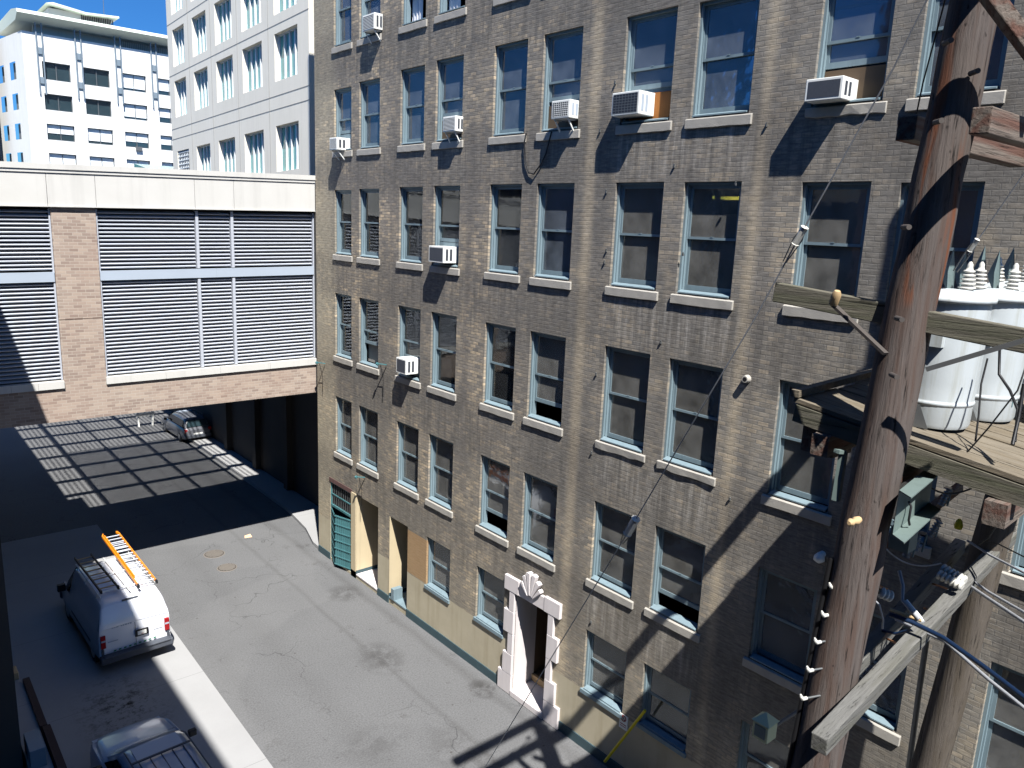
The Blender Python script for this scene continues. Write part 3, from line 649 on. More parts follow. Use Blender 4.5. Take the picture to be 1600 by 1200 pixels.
# ================================================================== WHITE PANELLED TOWER behind the bridge
tw = empty('white_office_tower', (2, 31, GZ), 'white concrete panel tower with tall blue green windows right behind the bridge', 'building')
def tsh(mb):
    for v in mb.v: v.z -= .036*(v.y-33)*(1 if v.z > -6 else 0)
    return mb
TY = [(31.95, 34.25), (35.62, 37.9), (39.12, 41.35), (42.6, 44.7), (46.0, 47.98)]
TZ = [(1.98, 3.95), (5.82, 7.78), (8.55, 10.5), (11.3, 13.3), (14.1, 16.1)]
ops = [(a, b, c, d) for (a, b) in TY for (c, d) in TZ]
def holed(mb, x, y0, y1, z0, z1, ops, nx=0):
    ys = sorted({y0, y1} | {o[0] for o in ops} | {o[1] for o in ops})
    for ya, yb in zip(ys[:-1], ys[1:]):
        blk = sorted((o[2], o[3]) for o in ops if o[0] <= ya+1e-6 and o[1] >= yb-1e-6); z = z0
        for a, b in blk+[(z1, z1)]:
            if a-z > 1e-4: mb.quad((x, ya, z), (x, ya, a), (x, yb, a), (x, yb, z))
            z = b
w = MB(); holed(w, 2.0, 30.9, 48.86, -6.5, 22, ops)
for a, b, c, d in ops:
    e = 2.32
    w.quad((2, a, c), (e, a, c), (e, a, d), (2, a, d)).quad((2, b, c), (2, b, d), (e, b, d), (e, b, c)).quad((2, a, d), (e, a, d), (e, b, d), (2, b, d)).quad((2, a, c), (2, b, c), (e, b, c), (e, a, c))
w.quad((2, 48.86, -6.5), (2, 48.86, 22), (20, 48.86, 22), (20, 48.86, -6.5)).quad((2, 30.9, 22), (20, 30.9, 22), (20, 48.86, 22), (2, 48.86, 22))
w.quad((2.6, 30.9, -6.5), (20, 30.9, -6.5), (20, 30.9, 22), (2.6, 30.9, 22)).quad((2, 30.9, -6.5), (2.6, 30.9, -6.5), (2.6, 30.9, 22), (2, 30.9, 22))
tsh(w).build('wall', M['precast_tower'], tw)
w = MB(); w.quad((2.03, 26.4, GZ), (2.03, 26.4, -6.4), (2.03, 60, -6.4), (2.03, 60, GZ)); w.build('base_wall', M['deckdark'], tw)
j = MB()
for zc in (4.66, 5.22, 8.14, 10.9, 13.8): j.box(1.992, 2.004, 30.9, 48.86, zc-.015, zc+.015)
for y in (34.9, 38.5, 42.0, 45.35): j.box(1.990, 2.003, y-.012, y+.012, 1.0, 22)
tsh(j).build('panel_joints', weathered('joint_sealant', srgb(150, 148, 142), .9, .1), tw)
for (a, b, c, d) in ops:
    if (a, c) == (46.0, 1.98):
        gr = MB().box(2.1, 2.14, a, b, c, d); gg = tsh(gr).build('ventilation_grille', M['dark'], tw); gr = MB()
        for i in range(7): gr.box(2.04, 2.1, a+i*(b-a)/7+.08, a+i*(b-a)/7+.13, c, d)
        for i in range(9): gr.box(2.03, 2.09, a, b, c+i*(d-c)/9+.08, c+i*(d-c)/9+.12)
        tsh(gr).build('grille_bars', M['mullion'], gg); continue
    wn_ = MB().box(2.26, 2.31, a, b, c, d); wo = tsh(wn_).build('window', M['tealglass'], tw)
    mm = MB(); mm.box(2.19, 2.26, a, a+.05, c, d).box(2.19, 2.26, b-.05, b, c, d).box(2.19, 2.26, a+.05, b-.05, d-.06, d)
    for fr in (.27, .5, .73): y = a+(b-a)*fr; mm.box(2.17, 2.26, y-.03, y+.03, c, d-.08)
    tsh(mm).build('mullions', M['mullion'], wo)
j = MB().box(2.62, 3.6, 30.86, 30.9, 1.0, 22); 
for i in range(18): j.box(2.62, 3.6, 30.84, 30.86, 1.2+i*1.15, 1.24+i*1.15)
tsh(j).build('corner_glazing', M['darktower'], tw)

# ================================================================== FAR WHITE BUILDING
fb = empty('white_stone_building', (1.3, 90, GZ), 'bright white stone building with blue grey pilasters under a flat pale green eave roof', 'building')
FX = [(2.85, 5.28), (6.45, 8.8), (9.95, 12.28), (13.45, 15.8)]
FZ = [(12.05, 13.7), (9.22, 10.75), (6.4, 7.92), (3.4, 5.15), (.6, 2.2)]
def fh(mb, y, x0, x1, z0, z1, ops):
    xs = sorted({x0, x1} | {o[0] for o in ops} | {o[1] for o in ops})
    for xa, xb in zip(xs[:-1], xs[1:]):
        blk = sorted((o[2], o[3]) for o in ops if o[0] <= xa+1e-6 and o[1] >= xb-1e-6); z = z0
        for a, b in blk+[(z1, z1)]:
            if a-z > 1e-4: mb.quad((xa, y, z), (xb, y, z), (xb, y, a), (xa, y, a))
            z = b
    for a, b, c, d in ops:
        mb.quad((a, y, c), (a, y+.4, c), (a, y+.4, d), (a, y, d)).quad((b, y, c), (b, y, d), (b, y+.4, d), (b, y+.4, c)).quad((a, y, d), (a, y+.4, d), (b, y+.4, d), (b, y, d)).quad((a, y, c), (b, y, c), (b, y+.4, c), (a, y+.4, c))
fo = [(a, b, c, d) for a, b in FX for c, d in FZ]
w = MB(); fh(w, 90, 1.35, 22, GZ, 16.2, fo)
side = [(92.5+i*3.6, 94.2+i*3.6, c, d) for i in range(3) for c, d in FZ[:4]]
def sx(y): return 1.35-(y-90)*.135                                    # the left flank turns slightly away
ys_ = sorted({90., 102.} | {o[0] for o in side} | {o[1] for o in side})
for ya, yb in zip(ys_[:-1], ys_[1:]):
    blk = sorted((o[2], o[3]) for o in side if o[0] <= ya+1e-6 and o[1] >= yb-1e-6); z = GZ
    for a, b in blk+[(16.2, 16.2)]:
        if a-z > 1e-4: w.quad((sx(ya), ya, z), (sx(ya), ya, a), (sx(yb), yb, a), (sx(yb), yb, z))
        z = b
w.quad((1.35, 90, 16.2), (22, 90, 16.2), (22, 102, 16.2), (sx(102), 102, 16.2))
w.build('wall', M['precast_far'], fb)
for a, b, c, d in side: s = MB().quad((sx(a)+.3, a, c), (sx(a)+.3, a, d), (sx(b)+.3, b, d), (sx(b)+.3, b, c)); s.build('side_window', M['flankglass'], fb)
for (a, b, c, d) in fo:
    wo = MB().box(a, b, 90.3, 90.36, c, d).build('window', M['farglass'], fb)
    f_ = MB(); f_.box(a, b, 90.2, 90.3, c, c+.07).box(a, b, 90.2, 90.3, d-.07, d).box(a, a+.07, 90.2, 90.3, c+.07, d-.07).box(b-.07, b, 90.2, 90.3, c+.07, d-.07).box((a+b)/2-.03, (a+b)/2+.03, 90.2, 90.3, c+.07, d-.07)
    f_.build('frame', M['galv'], wo)
    q_ = random.random(); hgt = .55+.3*random.random()
    if d < 9 or a > 9: MB().box(a+.08, b-.08, 90.24, 90.28, d-(d-c)*hgt, d-.08).build('shade', M['mullion'], wo)
MB().box(10.9, 11.5, 89.75, 90.2, 6.1, 6.5).build('air_conditioner', M['galv'], fb)
for x in (2.75, 6.08, 9.68, 13.12):
    s = MB()
    for dx in (-.30, .20): s.box(x+dx, x+dx+.10, 89.82, 89.97, 10.6, 17.1)
    for z in (11.9, 14.6): s.box(x-.16, x+.18, 89.86, 89.97, z-.3, z+.3)
    s.build('pilaster', M['bluebar'], fb)
s = MB().box(2.6, 20, 91.5, 92, 16.2, 17.4); s.build('penthouse_wall', M['precast'], fb)
for x in (4.2, 9.8):
    pass
s = MB().prism([(89.0, 17.62), (89.2, 17.95), (92, 18.35), (101, 18.35), (101, 17.3), (90.2, 17.1)], 'x', .95, 21); rf = s.build('roof_eave', M['paleroof'], fb)
s = MB().box(4.3, 9.9, 93, 98, 18.3, 19.3); s.build('roof_house', M['precast'], rf)
s = MB().prism([(4.0, 19.55), (4.6, 19.72), (7.5, 19.35), (10.6, 19.55), (10.6, 19.38), (7.5, 19.15), (4.4, 19.5)], 'y', 92.2, 99); s.build('upper_roof', M['paleroof'], rf)
s = MB().box(9.9, 13.8, 93, 98, 18.3, 18.6); s.build('roof_deck', M['precast_far'], rf)
MB().ring([(9.6, 94, 19.4), (9.6, 94, 22.2)], .03, 5).build('antenna', M['galv'], rf)
s = MB()
for i in range(18): s.box(7.2+i*.17, 7.27+i*.17, 92.9, 93, 18.6, 19.2)
s.build('roof_louvres', M['dark'], rf)
pr = MB()
for i in range(26): pr.ring([(10.1+i*.18, 90.6, 16.2), (10.1+i*.18, 90.6, 16.9)], .025, 4)
pr.ring([(10.1, 90.6, 16.9), (14.8, 90.6, 16.9)], .03, 4).build('roof_railing', M['galv'], fb)
# brown block with green windows at the picture's left edge
ob = empty('brown_apartment_block', (-3, 100, GZ), 'narrow glimpse of a brown and pale green block at the left edge of the photo', 'building')
MB().box(-1.9, .35, 100, 112, GZ, 17.6).build('wall', M['brownwall'], ob)
s = MB().box(-9, -1.02, 96, 99.5, GZ, 16.4); s.build('green_wing', M['ledge'], ob)
s = MB().box(-9, -.9, 95.8, 99.7, 16.4, 16.7); s.build('flat_roof', M['paleroof'], ob)
s = MB().ring([(-1.0, 95.9, 16.7), (-1.0, 95.9, 17.6)], .04, 4).ring([(-3, 95.9, 17.6), (-.9, 95.9, 17.6)], .04, 4).build('railing', M['galv'], ob)
for z in (1.8, 4.6, 7.4, 10.2, 13.0): 
    for x in (-3.7, -2.3): 
        wo = MB().box(x, x+1.1, 95.9, 95.98, z, z+1.3).build('window', M['farglass'], ob)
        f_ = MB().box(x+.52, x+.58, 95.84, 95.9, z, z+1.3).box(x, x+1.1, 95.85, 95.9, z+.62, z+.68).build('glazing_bars', M['mullion'], wo)
# glazed canopy
cn = empty('glass_canopy', (7, 66, -1), 'small pale green glazed canopy between the two white buildings', 'canopy')
MB().prism([(64, 1.7), (64, 2.9), (70, 3.7), (70, 1.7)], 'x', 5.4, 9.6).build('glazing', M['tealglass'], cn)
s = MB()
for i in range(6): s.box(5.38+i*.8, 5.46+i*.8, 63.9, 64, -1, 3.0)
s.box(5.3, 9.7, 63.85, 64.02, 2.85, 3.0); s.build('frame', M['mullion'], cn)
MB().box(5.4, 9.6, 64, 70, GZ, 1.7).build('base_wall', M['precast'], cn)

# ================================================================== BUILDINGS ON THE CAMERA'S SIDE
lb = empty('pale_warehouse_wing', (XB-.05, 18, GZ), 'dark shaded wall of the low building along the left edge, beside the parking strip', 'building')
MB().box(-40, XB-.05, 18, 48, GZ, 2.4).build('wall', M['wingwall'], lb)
s = MB()
for i in range(9):
    for z in (-10, -6.4, -2.8): s.box(XB-.06, XB-.03, 19+i*3.2, 20.8+i*3.2, z, z+1.9)
s.build('windows', M['farglass'], lb)

cb = empty('taller_brick_block', (-13.4, 0, GZ), 'tall building the photograph was taken from', 'building')
MB().box(-40, -13.35, -30, 13, GZ, 9.96).build('wall', M['brownwall'], cb)

# ================================================================== UTILITY STRUCTURE
def path(*p): return [at(*q) for q in p]
pa, pb = at(1537, -60, 7.25), at(1314, 1000, 8.45)
dv = (pb-pa); p_top = pa-dv*.06; k_ = (GZ-pa.z)/dv.z; p_bot = pa+dv*k_
def pole_pts(a, b, n, wob=.012):
    out = []
    for i in range(n+1):
        q = a.lerp(b, i/n); out.append(q+Vector((random.uniform(-wob, wob), random.uniform(-wob, wob), 0)))
    return out
P1 = empty('utility_pole', tuple(p_bot), 'thick red brown wooden utility pole standing nearest the camera', 'utility pole', 'poles carrying the transformer platform')
n = 40
shaft = MB().ring(pole_pts(p_top, p_bot, n), [.218+.075*i/n for i in range(n+1)], 36, True, True, .006); shaft.build('shaft', M['pole'], P1)
def on_pole1(z): s_ = (z-p_top.z)/(p_bot.z-p_top.z); return p_top.lerp(p_bot, s_)
# rust red stain band: a bare creosote bleed
MB().ring([on_pole1(1.45), on_pole1(-.48)], [.245, .262], 30, True, False).build('placeholder', M['pole'], P1) if False else None
# pole steps with pale insulated tips down the far side
camr = Vector((-.66, .75, 0))
for px, py in ((1312, 872), (1299, 918), (1287, 962), (1276, 1004), (1264, 1048), (1254, 1092)):
    q = at(px, py, 8.3); sp = MB().ring([q+Vector((.25, -.1, 0)), q], .012, 6).build('pole_step', M['galv'], P1); MB().ring([q+Vector((.05, -.02, .0)), q, q+Vector((-.025, .01, .035)), q+Vector((-.03, .012, .06))], [.02, .024, .02, .009], 8).build('step_tip', M['porcelain'], sp)
cb_ = MB()
for off in (.0, .05):
    pts = [on_pole1(z)+Vector((-.12-off, .19+off*.5, 0)) for z in (-3.4, -4, -5, -7, -9, -11, -12.9)]
    cb_.ring(pts, .03, 8)
cb_.build('riser_cables', M['blackcable'], P1)
q = at(1335, 815, 7.85); s = MB().ring([q+Vector((.1, 0, 0)), q+Vector((.03, .0, 0)), q+Vector((-.02, 0, 0)), q+Vector((-.08, 0, .01)), q+Vector((-.12, 0, .01))], [.035, .045, .025, .042, .02], 12); s.build('spool_insulator', M['tanwood'], P1)
for px, py, t_ in ((1490, 62, 6.85), (1532, 110, 6.9), (1475, 188, 6.9), (1424, 355, 7.05), (1413, 500, 7.1), (1405, 590, 7.2), (1353, 880, 7.9)):
    q = at(px, py, t_+.14); bl = MB(); bl.ring([q+Vector((.0, .02, 0)), q+Vector((.1, .12, 0))], .026, 8); bl.build('through_bolt', M['iron'], P1)


ca, cbt = at_x(1548, 850, -.95), at_x(1462, 1160, -.85)
dv2 = cbt-ca; p2_top = ca-dv2*((5.5-ca.z)/(-dv2.z)) if dv2.z else ca; p2_bot = ca+dv2*((GZ-ca.z)/dv2.z)
P2 = empty('utility_pole', tuple(p2_bot), 'slimmer grey utility pole close to the brick wall at lower right', 'utility pole', 'poles carrying the transformer platform')
MB().ring(pole_pts(p2_top, p2_bot, n), [.19+.07*i/n for i in range(n+1)], 28, True, True, .006).build('shaft', M['poleold'], P2)
s_ = MB().ring([at(1450, 985, 12.0), at(1436, 1080, 12.3), at(1420, 1200, 12.7)], .045, 10); s_.build('conduit', M['galv'], P2)

# ---- crossarms
def arm(name, a, b, w_, h_, m, label, group='timber crossarms', n=6):
    a, b = Vector(a), Vector(b); k = MB(); pts = [a.lerp(b, i/n) for i in range(n+1)]
    for i in range(n): k.beam(pts[i], pts[i+1]+(pts[i+1]-pts[i])*.001, w_, h_)
    o = k.build(name, m, origin=tuple(a)); tag(o, label, 'crossarm', group); return o
def single_arm(name, a, b, w_, h_, m, label, group='timber crossarms'):
    o = MB().beam(a, b, w_, h_).build(name, m, origin=tuple(a)); bevel(o, .012, 2); return tag(o, label, 'crossarm', group)
A = at(1416, 200, 8.05); B = Vector((-.9, A.y, A.z))
single_arm('crossarm', A, B, .2, .25, M['armdark'], 'black shaded end of a timber crossarm poking out left of the near pole, high up')
A = at(1532, 188, 6.72); B = Vector((-.9, A.y+.05, A.z+.05))
single_arm('crossarm', A, B, .17, .23, M['armdark'], 'peeling red and grey crossarm high up, running to the right edge')
yt = on_pole1(2.9)
single_arm('crossarm', (yt.x-2.6, yt.y-.36, 2.95), (yt.x+.45, yt.y-.36, 2.95), .2, .26, M['armdark'], 'upper crossarm above the frame on the camera side of the near pole')
single_arm('crossarm', (yt.x-2.6, yt.y+.36, 2.95), (yt.x+.45, yt.y+.36, 2.95), .2, .26, M['armdark'], 'upper crossarm above the frame on the far side of the near pole')
A = at(1530, -30, 6.7); B = at(1650, 130, 6.9)
single_arm('brace', A, B, .12, .14, M['armdark'], 'dark slanting brace in the top right corner')
# long lower beam in front of both poles
A = at(1279, 1163, 7.5); B = at(1578, 838, 11.4)
single_arm('crossarm', A, B, .17, .19, M['arm'], 'long pale grey beam sweeping up to the right in front of the slim pole')
A = at(1292, 1092, 8.9); B = at(1500, 852, 12.2)
single_arm('crossarm', A, B, .16, .22, M['arm'], 'mossy beam behind the near pole, beyond the long pale beam')
# ---- middle arm on the alley side
A = at(1213, 456, 8.9); B = at(1640, 540, 6.9)
o = MB().beam(A, B, .12, .22).build('crossarm', M['army'], origin=tuple(A)); bevel(o, .01, 2); tag(o, 'mossy crossarm passing behind the near pole and across the front transformer', 'crossarm', 'timber crossarms')
MB().beam(at(1302, 476, 8.25), at(1384, 553, 7.75), .07, .03).build('brace_strap', M['iron'], o)
q = at(1302, 474, 8.2); MB().ring([q, q+Vector((-.05, -.05, .1)), q+Vector((-.06, -.06, .14))], [.05, .05, .03], 10).build('pin_insulator', M['tanwood'], o)
o = MB().beam(at(1448, 577, 7.3), at(1640, 520, 6.6), .05, .045).build('brace_bar', M['galv'], origin=tuple(at(1448, 577, 7.3))); tag(o, 'grey steel bar slanting up across the white transformer', 'brace')
# ---- platform deck
T0 = at(1243, 627, 9.0); T1 = at(1600, 754, 7.2); dirv = (T1-T0); ex = Vector((1, .03, .02))
plat = empty('transformer_platform', tuple(T0), 'weathered timber platform on the poles holding white transformers', 'platform')
wdir = ex.normalized(); nrm = Vector((0, 0, 1))
for i in range(16):
    o0 = T0+wdir*(.02+i*.256)+Vector((0, random.uniform(-.03, .03), random.uniform(-.006, .006))); o1 = o0+dirv*1.02
    MB().beam(o0+wdir*.125, o1+wdir*.125, .25, .05).build('deck_plank', M['plank'], plat)
for u_ in (.06, 4.0): MB().beam(T0+wdir*u_-Vector((0, 0, .14)), T0+dirv*1.02+wdir*u_-Vector((0, 0, .14)), .12, .2).build('edge_beam', M['army'], plat)
for f_, L in ((.17, 4.3), (.5, 4.3), (.93, 4.3)): MB().beam(T0+dirv*f_-wdir*.1-Vector((0, 0, .37)), T0+dirv*f_+wdir*L-Vector((0, 0, .37)), .2, .24).build('girder', M['armdark'], plat)

A = T0+wdir*.0+Vector((0, .02, .03)); 
MB().beam(A+Vector((0, 0, .06)), A+wdir*4.0+Vector((0, 0, .06)), .1, .08).build('end_curb', M['plank'], plat)
MB().box(A.x+.1, A.x+.55, A.y-.5, A.y-.1, A.z-.62, A.z-.2).build('hanger_block', M['armdark'], plat)
def deck_pt(u, v): return T0+wdir*u+dirv*v+Vector((0, 0, .027))
# ---- transformers
def transformer(u, v, rad, h, label):
    b = deck_pt(u, v); t_ = empty('transformer', tuple(b), label, 'transformer', 'white pole platform transformers')
    K = lambda z, r: (Vector((b.x, b.y, b.z+z)), r)
    prof = [K(.0, rad*.90), K(.04, rad*.94), K(.25, rad*.95), K(.265, rad*.985), K(.29, rad*.985), K(.305, rad*.955), K(.5, rad*.985), K(h*.75, rad), K(h-.05, rad)]
    bevel(MB().ring([p for p, _ in prof], [r for _, r in prof], 40).build('tank', M['tank'], t_), .01)
    lp = [K(h-.05, rad*1.03), K(h-.045, rad*1.10), K(h-.0, rad*1.11), K(h+.015, rad*1.04), K(h+.05, rad*.8), K(h+.075, rad*.4), K(h+.085, rad*.05)]
    lid = MB().ring([p for p, _ in lp], [r for _, r in lp], 40).build('lid', M['tank'], t_)
    for dx, dy in ((-.12, .14), (.2, -.06)):
        c0 = b+Vector((dx*rad/.34, dy*rad/.34, h+.04)); pp = []; rr = []
        pp += [c0, c0+Vector((0, 0, .03))]; rr += [.075, .07]
        for i in range(5):
            z = .04+i*.045; w_ = .095-.008*i; pp += [c0+Vector((0, 0, z)), c0+Vector((0, 0, z+.012)), c0+Vector((0, 0, z+.024)), c0+Vector((0, 0, z+.03))]; rr += [w_*.62, w_, w_*.9, w_*.6]
        pp += [c0+Vector((0, 0, .28)), c0+Vector((0, 0, .31)), c0+Vector((0, 0, .34))]; rr += [.03, .03, .012]
        MB().ring(pp, rr, 18).build('bushing', M['porcelain'], lid)
        g0 = c0+Vector((.02, .17, -.02))
        k = MB().add([g0+Vector((-.09, 0, 0)), g0+Vector((.09, 0, 0)), g0+Vector((.11, .02, .24)), g0+Vector((.0, .03, .50)), g0+Vector((-.10, .02, .24)), g0+Vector((.02, .13, .2))], [(0, 1, 2, 3, 4), (1, 5, 3, 2), (0, 4, 3, 5), (0, 5, 1)])
        k.build('bushing_guard', M['guard'], lid)
    # hanger lugs and low voltage stud
    a_ = b+Vector((-rad*1.0, -.1, h*.72)); MB().box(a_.x-.05, a_.x+.03, a_.y-.06, a_.y+.06, a_.z-.12, a_.z+.12).build('lug', M['tank'], t_)
    a_ = b+Vector((-.1, -rad*1.0, h*.78)); MB().ring([a_+Vector((0, .05, 0)), a_+Vector((0, -.02, 0)), a_+Vector((0, -.07, 0))], [.05, .06, .02], 12).build('stud', M['iron'], t_)
    bk = MB().add([b+Vector((-rad*1.02, .2, 0)), b+Vector((-rad*1.02, -.14, 0)), b+Vector((-rad*.95, .05, .38)), b+Vector((-rad*.6, .1, 0))], [(0, 1, 2), (1, 3, 2), (3, 0, 2), (0, 3, 1)]).build('base_bracket', M['galv'], t_)
    return b
tr1 = transformer(.90, .50, .41, 1.42, 'white cylindrical transformer standing partly behind the near pole')
tr2 = transformer(1.85, .58, .40, 1.42, 'white transformer second along the platform, behind the front one')
tr4 = None
tr3 = transformer(2.35, .93, .38, 1.42, 'white transformer cut off by the right edge of the photo')
transformer(3.1, .5, .38, 1.42, 'white transformer nearest the wall, beyond the right edge of the photo')
MB().quad(tr2+Vector((-.1, -.37, .18)), tr2+Vector((.0, -.37, .18)), tr2+Vector((.0, -.37, .28)), tr2+Vector((-.1, -.37, .28))).build('label_plate', M['gate'], bpy.data.objects['transformer.001'])
# ---- sage painted steel channel bolted behind the near pole
def px_poly(pts): return [at(*p) for p in pts]
gb = empty('steel_channel', tuple(at(1395, 810, 8.0)), 'sage green steel channel bracket bolted across the near pole below the platform', 'bracket')
a0, a1 = at(1405, 768, 7.75), at(1462, 722, 8.3); ax = (a1-a0); dn = Vector((0, 0, -.46))
bk = Vector((.10, .02, -.0))
k = MB()
def slab(mb, p, e1, e2, e3): vs = [p+e1*i+e2*j+e3*l for l in (0, 1) for j in (0, 1) for i in (0, 1)]; mb.add(vs, [(0, 2, 3, 1), (4, 5, 7, 6), (0, 1, 5, 4), (2, 6, 7, 3), (0, 4, 6, 2), (1, 3, 7, 5)])
fl = Vector((-.13, -.17, 0))
slab(k, a0, ax, dn, Vector((.012, .01, 0))); slab(k, a0-fl*.0, ax, fl, Vector((0, 0, .015))); slab(k, a0+dn, ax, fl, Vector((0, 0, -.015)))
k.build('channel', M['greensteel'], gb)
k = MB(); c0 = at(1420, 783, 7.9); k.ring([c0, c0+Vector((.0, -.03, -.05)), c0+Vector((-.06, -.05, -.18)), c0+Vector((-.02, -.05, -.24))], .012, 6).build('grounding_wire', M['blackcable'], gb)
k = MB(); l0, l1 = at(1318, 706, 8.35), at(1306, 782, 8.4); k.beam(l0, l1, .07, .07, (0, 1, 0)).beam(l0, l0+Vector((-.12, .02, .02)), .07, .04).build('left_angle', M['greensteel'], gb)
MB().box(*sum(([c-.12, c+.12] for c in (at(1412, 838, 9.6).x, at(1412, 838, 9.6).y)), []), at(1412, 838, 9.6).z-.16, at(1412, 838, 9.6).z+.12).build('junction_box', M['greensteel'], gb)
# ---- wires, guys and insulators
def wire(name, pts, r, m, label, cat='cable', group=None, n=6):
    return tag(MB().ring(pts, r, n).build(name, m, origin=tuple(pts[0])), label, cat, group)
def bez(a, b, c, n=12): return [a*(1-t)**2+b*2*t*(1-t)+c*t*t for t in [i/n for i in range(n+1)]]
ga = at(1468, -40, 7.5); ge = at_z(742, 1225, GZ+.02)
ts = lambda px, py: None
# guy wire runs straight from the pole head to the ground; insulators sit on it
def on_line(px, py):
    d = (at(px, py, 1)-CAM).normalized(); e = (ge-ga).normalized(); w0 = CAM-ga
    a, b, c = d.dot(d), d.dot(e), e.dot(e); dd, ee = d.dot(w0), e.dot(w0); t_ = (a*ee-b*dd)/(a*c-b*b); return ga+e*t_
gpts = []
for (px, py) in ((1468, -40), (1397, 105), (1250, 368), (1180, 497), (1090, 648), (987, 822), (860, 1030), (742, 1225)):
    q = on_line(px, py); dist = (q-CAM).dot(fw); gpts.append(at(px, py, dist))
wire('guy_wire', gpts, .0095, M['alcable'], 'long twisted steel guy wire slanting down from the near pole to the alley', 'wire')
def strain(p, d, L=.32, r=.055, label='', nm='guy_insulator'):
    d = d.normalized(); o = empty(nm, tuple(p), label, 'insulator', 'ribbed guy insulators')
    k = MB().ring([p-d*L/2, p-d*L*.46, p-d*L*.44, p+d*L*.44, p+d*L*.46, p+d*L/2], [r*.6, r, r*.86, r*.86, r, r*.6], 8, False); k.build('porcelain_body', M['porcelain'], o)
    sd = d.cross(fw).normalized(); k = MB()
    k.ring([p+d*L*.28-fw*r*1.02, p+d*L*.28-fw*r*.9], r*.26, 8).build('hole', M['black'], o)
    k = MB().ring([p-d*(L*.5+.25)+sd*.02, p-d*L*.2+sd*r*1.02, p+d*L*.4+sd*r*.4], .008, 5).ring([p-d*(L*.5+.25)-sd*.02, p-d*L*.2-sd*r*1.02, p+d*L*.4-sd*r*.4], .008, 5); k.build('wire_loop', M['galv'], o)
gd = gpts[0]-gpts[-1]
strain(at(1250, 368, (on_line(1250, 368)-CAM).dot(fw)), gd, .25, .052, 'white ribbed insulator, the upper one on the long guy wire')
strain(at(987, 822, (on_line(987, 822)-CAM).dot(fw)), gd, .40, .08, 'white ribbed insulator, the lower one on the long guy wire')
g1 = at(1606, 262, 7.5); g2 = at(1512, 398, 8.1)
wire('tie_wire', [g1, g2], .006, M['alcable'], 'short wire coming down to the transformer top from the right edge', 'wire')
strain(at(1521, 383, 8.0), g1-g2, .15, .03, 'small white insulator above the front transformer')
wire('drop_wire', [at(1482, -20, 7.3), at(1442, 130, 7.9), at(1432, 178, 8.0)], .008, M['blackcable'], 'thin black wire hanging beside the near pole near the top', 'wire')
# thick bundled cables lower right
wire('bundled_cable', path((1390, 960, 9.1), (1425, 972, 8.95), (1475, 997, 8.7), (1535, 1040, 8.0), (1620, 1105, 7.3)), .028, M['bluecable'], 'thick blue black cable sweeping to the lower right corner', n=10)
wire('bundled_cable', path((1400, 968, 9.6), (1478, 1003, 8.8), (1545, 1062, 8.1), (1620, 1122, 7.4)), .02, M['alcable'], 'grey cable strapped beneath the thick blue black cable', n=8)
wire('bundled_cable', path((1378, 985, 9.9), (1400, 990, 9.8), (1440, 980, 9.4), (1475, 997, 8.8)), .02, M['bluecable'], 'short blue looping cable joining the thick cable above the long beam', n=8)
wire('grey_cable', path((1405, 892, 9.3), (1411, 915, 9.2), (1410, 938, 9.1), (1436, 968, 8.9)), .022, M['alcable'], 'pale grey flexible cable curving down beside the near pole', n=8)
wire('grey_cable', path((1416, 938, 9.1), (1438, 965, 8.95), (1442, 972, 8.9)), .02, M['mullion'], 'short white cable tail meeting the thick blue cable', n=8)
wire('grey_cable', path((1390, 952, 9.1), (1418, 962, 9.0), (1440, 970, 8.9)), .02, M['tanwood'], 'buff cable tail meeting the thick blue cable', n=8)
wire('grey_cable', path((1359, 930, 8.8), (1374, 945, 8.8), (1380, 968, 8.9), (1379, 982, 9.0)), .012, M['alcable'], 'thin grey cable arching out of the right side of the near pole', n=6)
wire('service_conductor', path((1500, 905, 10.5), (1540, 932, 9.6), (1620, 985, 8.3)), .022, M['alcable'], 'lower of the two twisted aluminium lines leaving the grey insulators', n=8)
wire('service_conductor', path((1502, 895, 10.5), (1545, 925, 9.8), (1620, 968, 8.6)), .018, M['alcable'], 'upper of the two twisted aluminium lines leaving the grey insulators', n=8)
wire('service_conductor', path((1512, 845, 10.6), (1548, 868, 10), (1620, 905, 8.8)), .016, M['alcable'], 'twisted aluminium line passing above the end of the long pale beam', n=8)
wire('service_conductor', path((1530, 845, 10.6), (1560, 850, 10), (1620, 880, 9)), .009, M['blackcable'], 'thin black line just above the end of the long pale beam', n=6)
wire('looping_cable', path((1562, 545, 7.9), (1561, 585, 7.9), (1578, 610, 7.7), (1590, 640, 7.5), (1586, 690, 7.35)), .014, M['blackcable'], 'black lead curling down in front of the transformers', n=8)
wire('looping_cable', path((1543, 560, 7.9), (1533, 600, 7.9), (1529, 650, 7.8), (1524, 690, 7.8)), .010, M['blackcable'], 'straight black lead on the side of the front transformer', n=6)
wire('looping_cable', path((1607, 560, 7.5), (1590, 610, 7.4), (1545, 668, 7.6), (1510, 708, 7.8), (1500, 715, 7.85)), .008, M['blackcable'], 'thin black lead slanting across the deck boards', n=6)
wire('looping_cable', path((1600, 600, 7.4), (1592, 650, 7.4), (1582, 695, 7.3)), .018, M['blackcable'], 'thick black lead rising from the deck at the right edge', n=8)
wire('looping_cable', path((1590, 760, 9), (1570, 800, 9.6), (1545, 840, 10.2), (1530, 850, 10.4)), .012, M['blackcable'], 'black lead running down the slim pole', n=6)
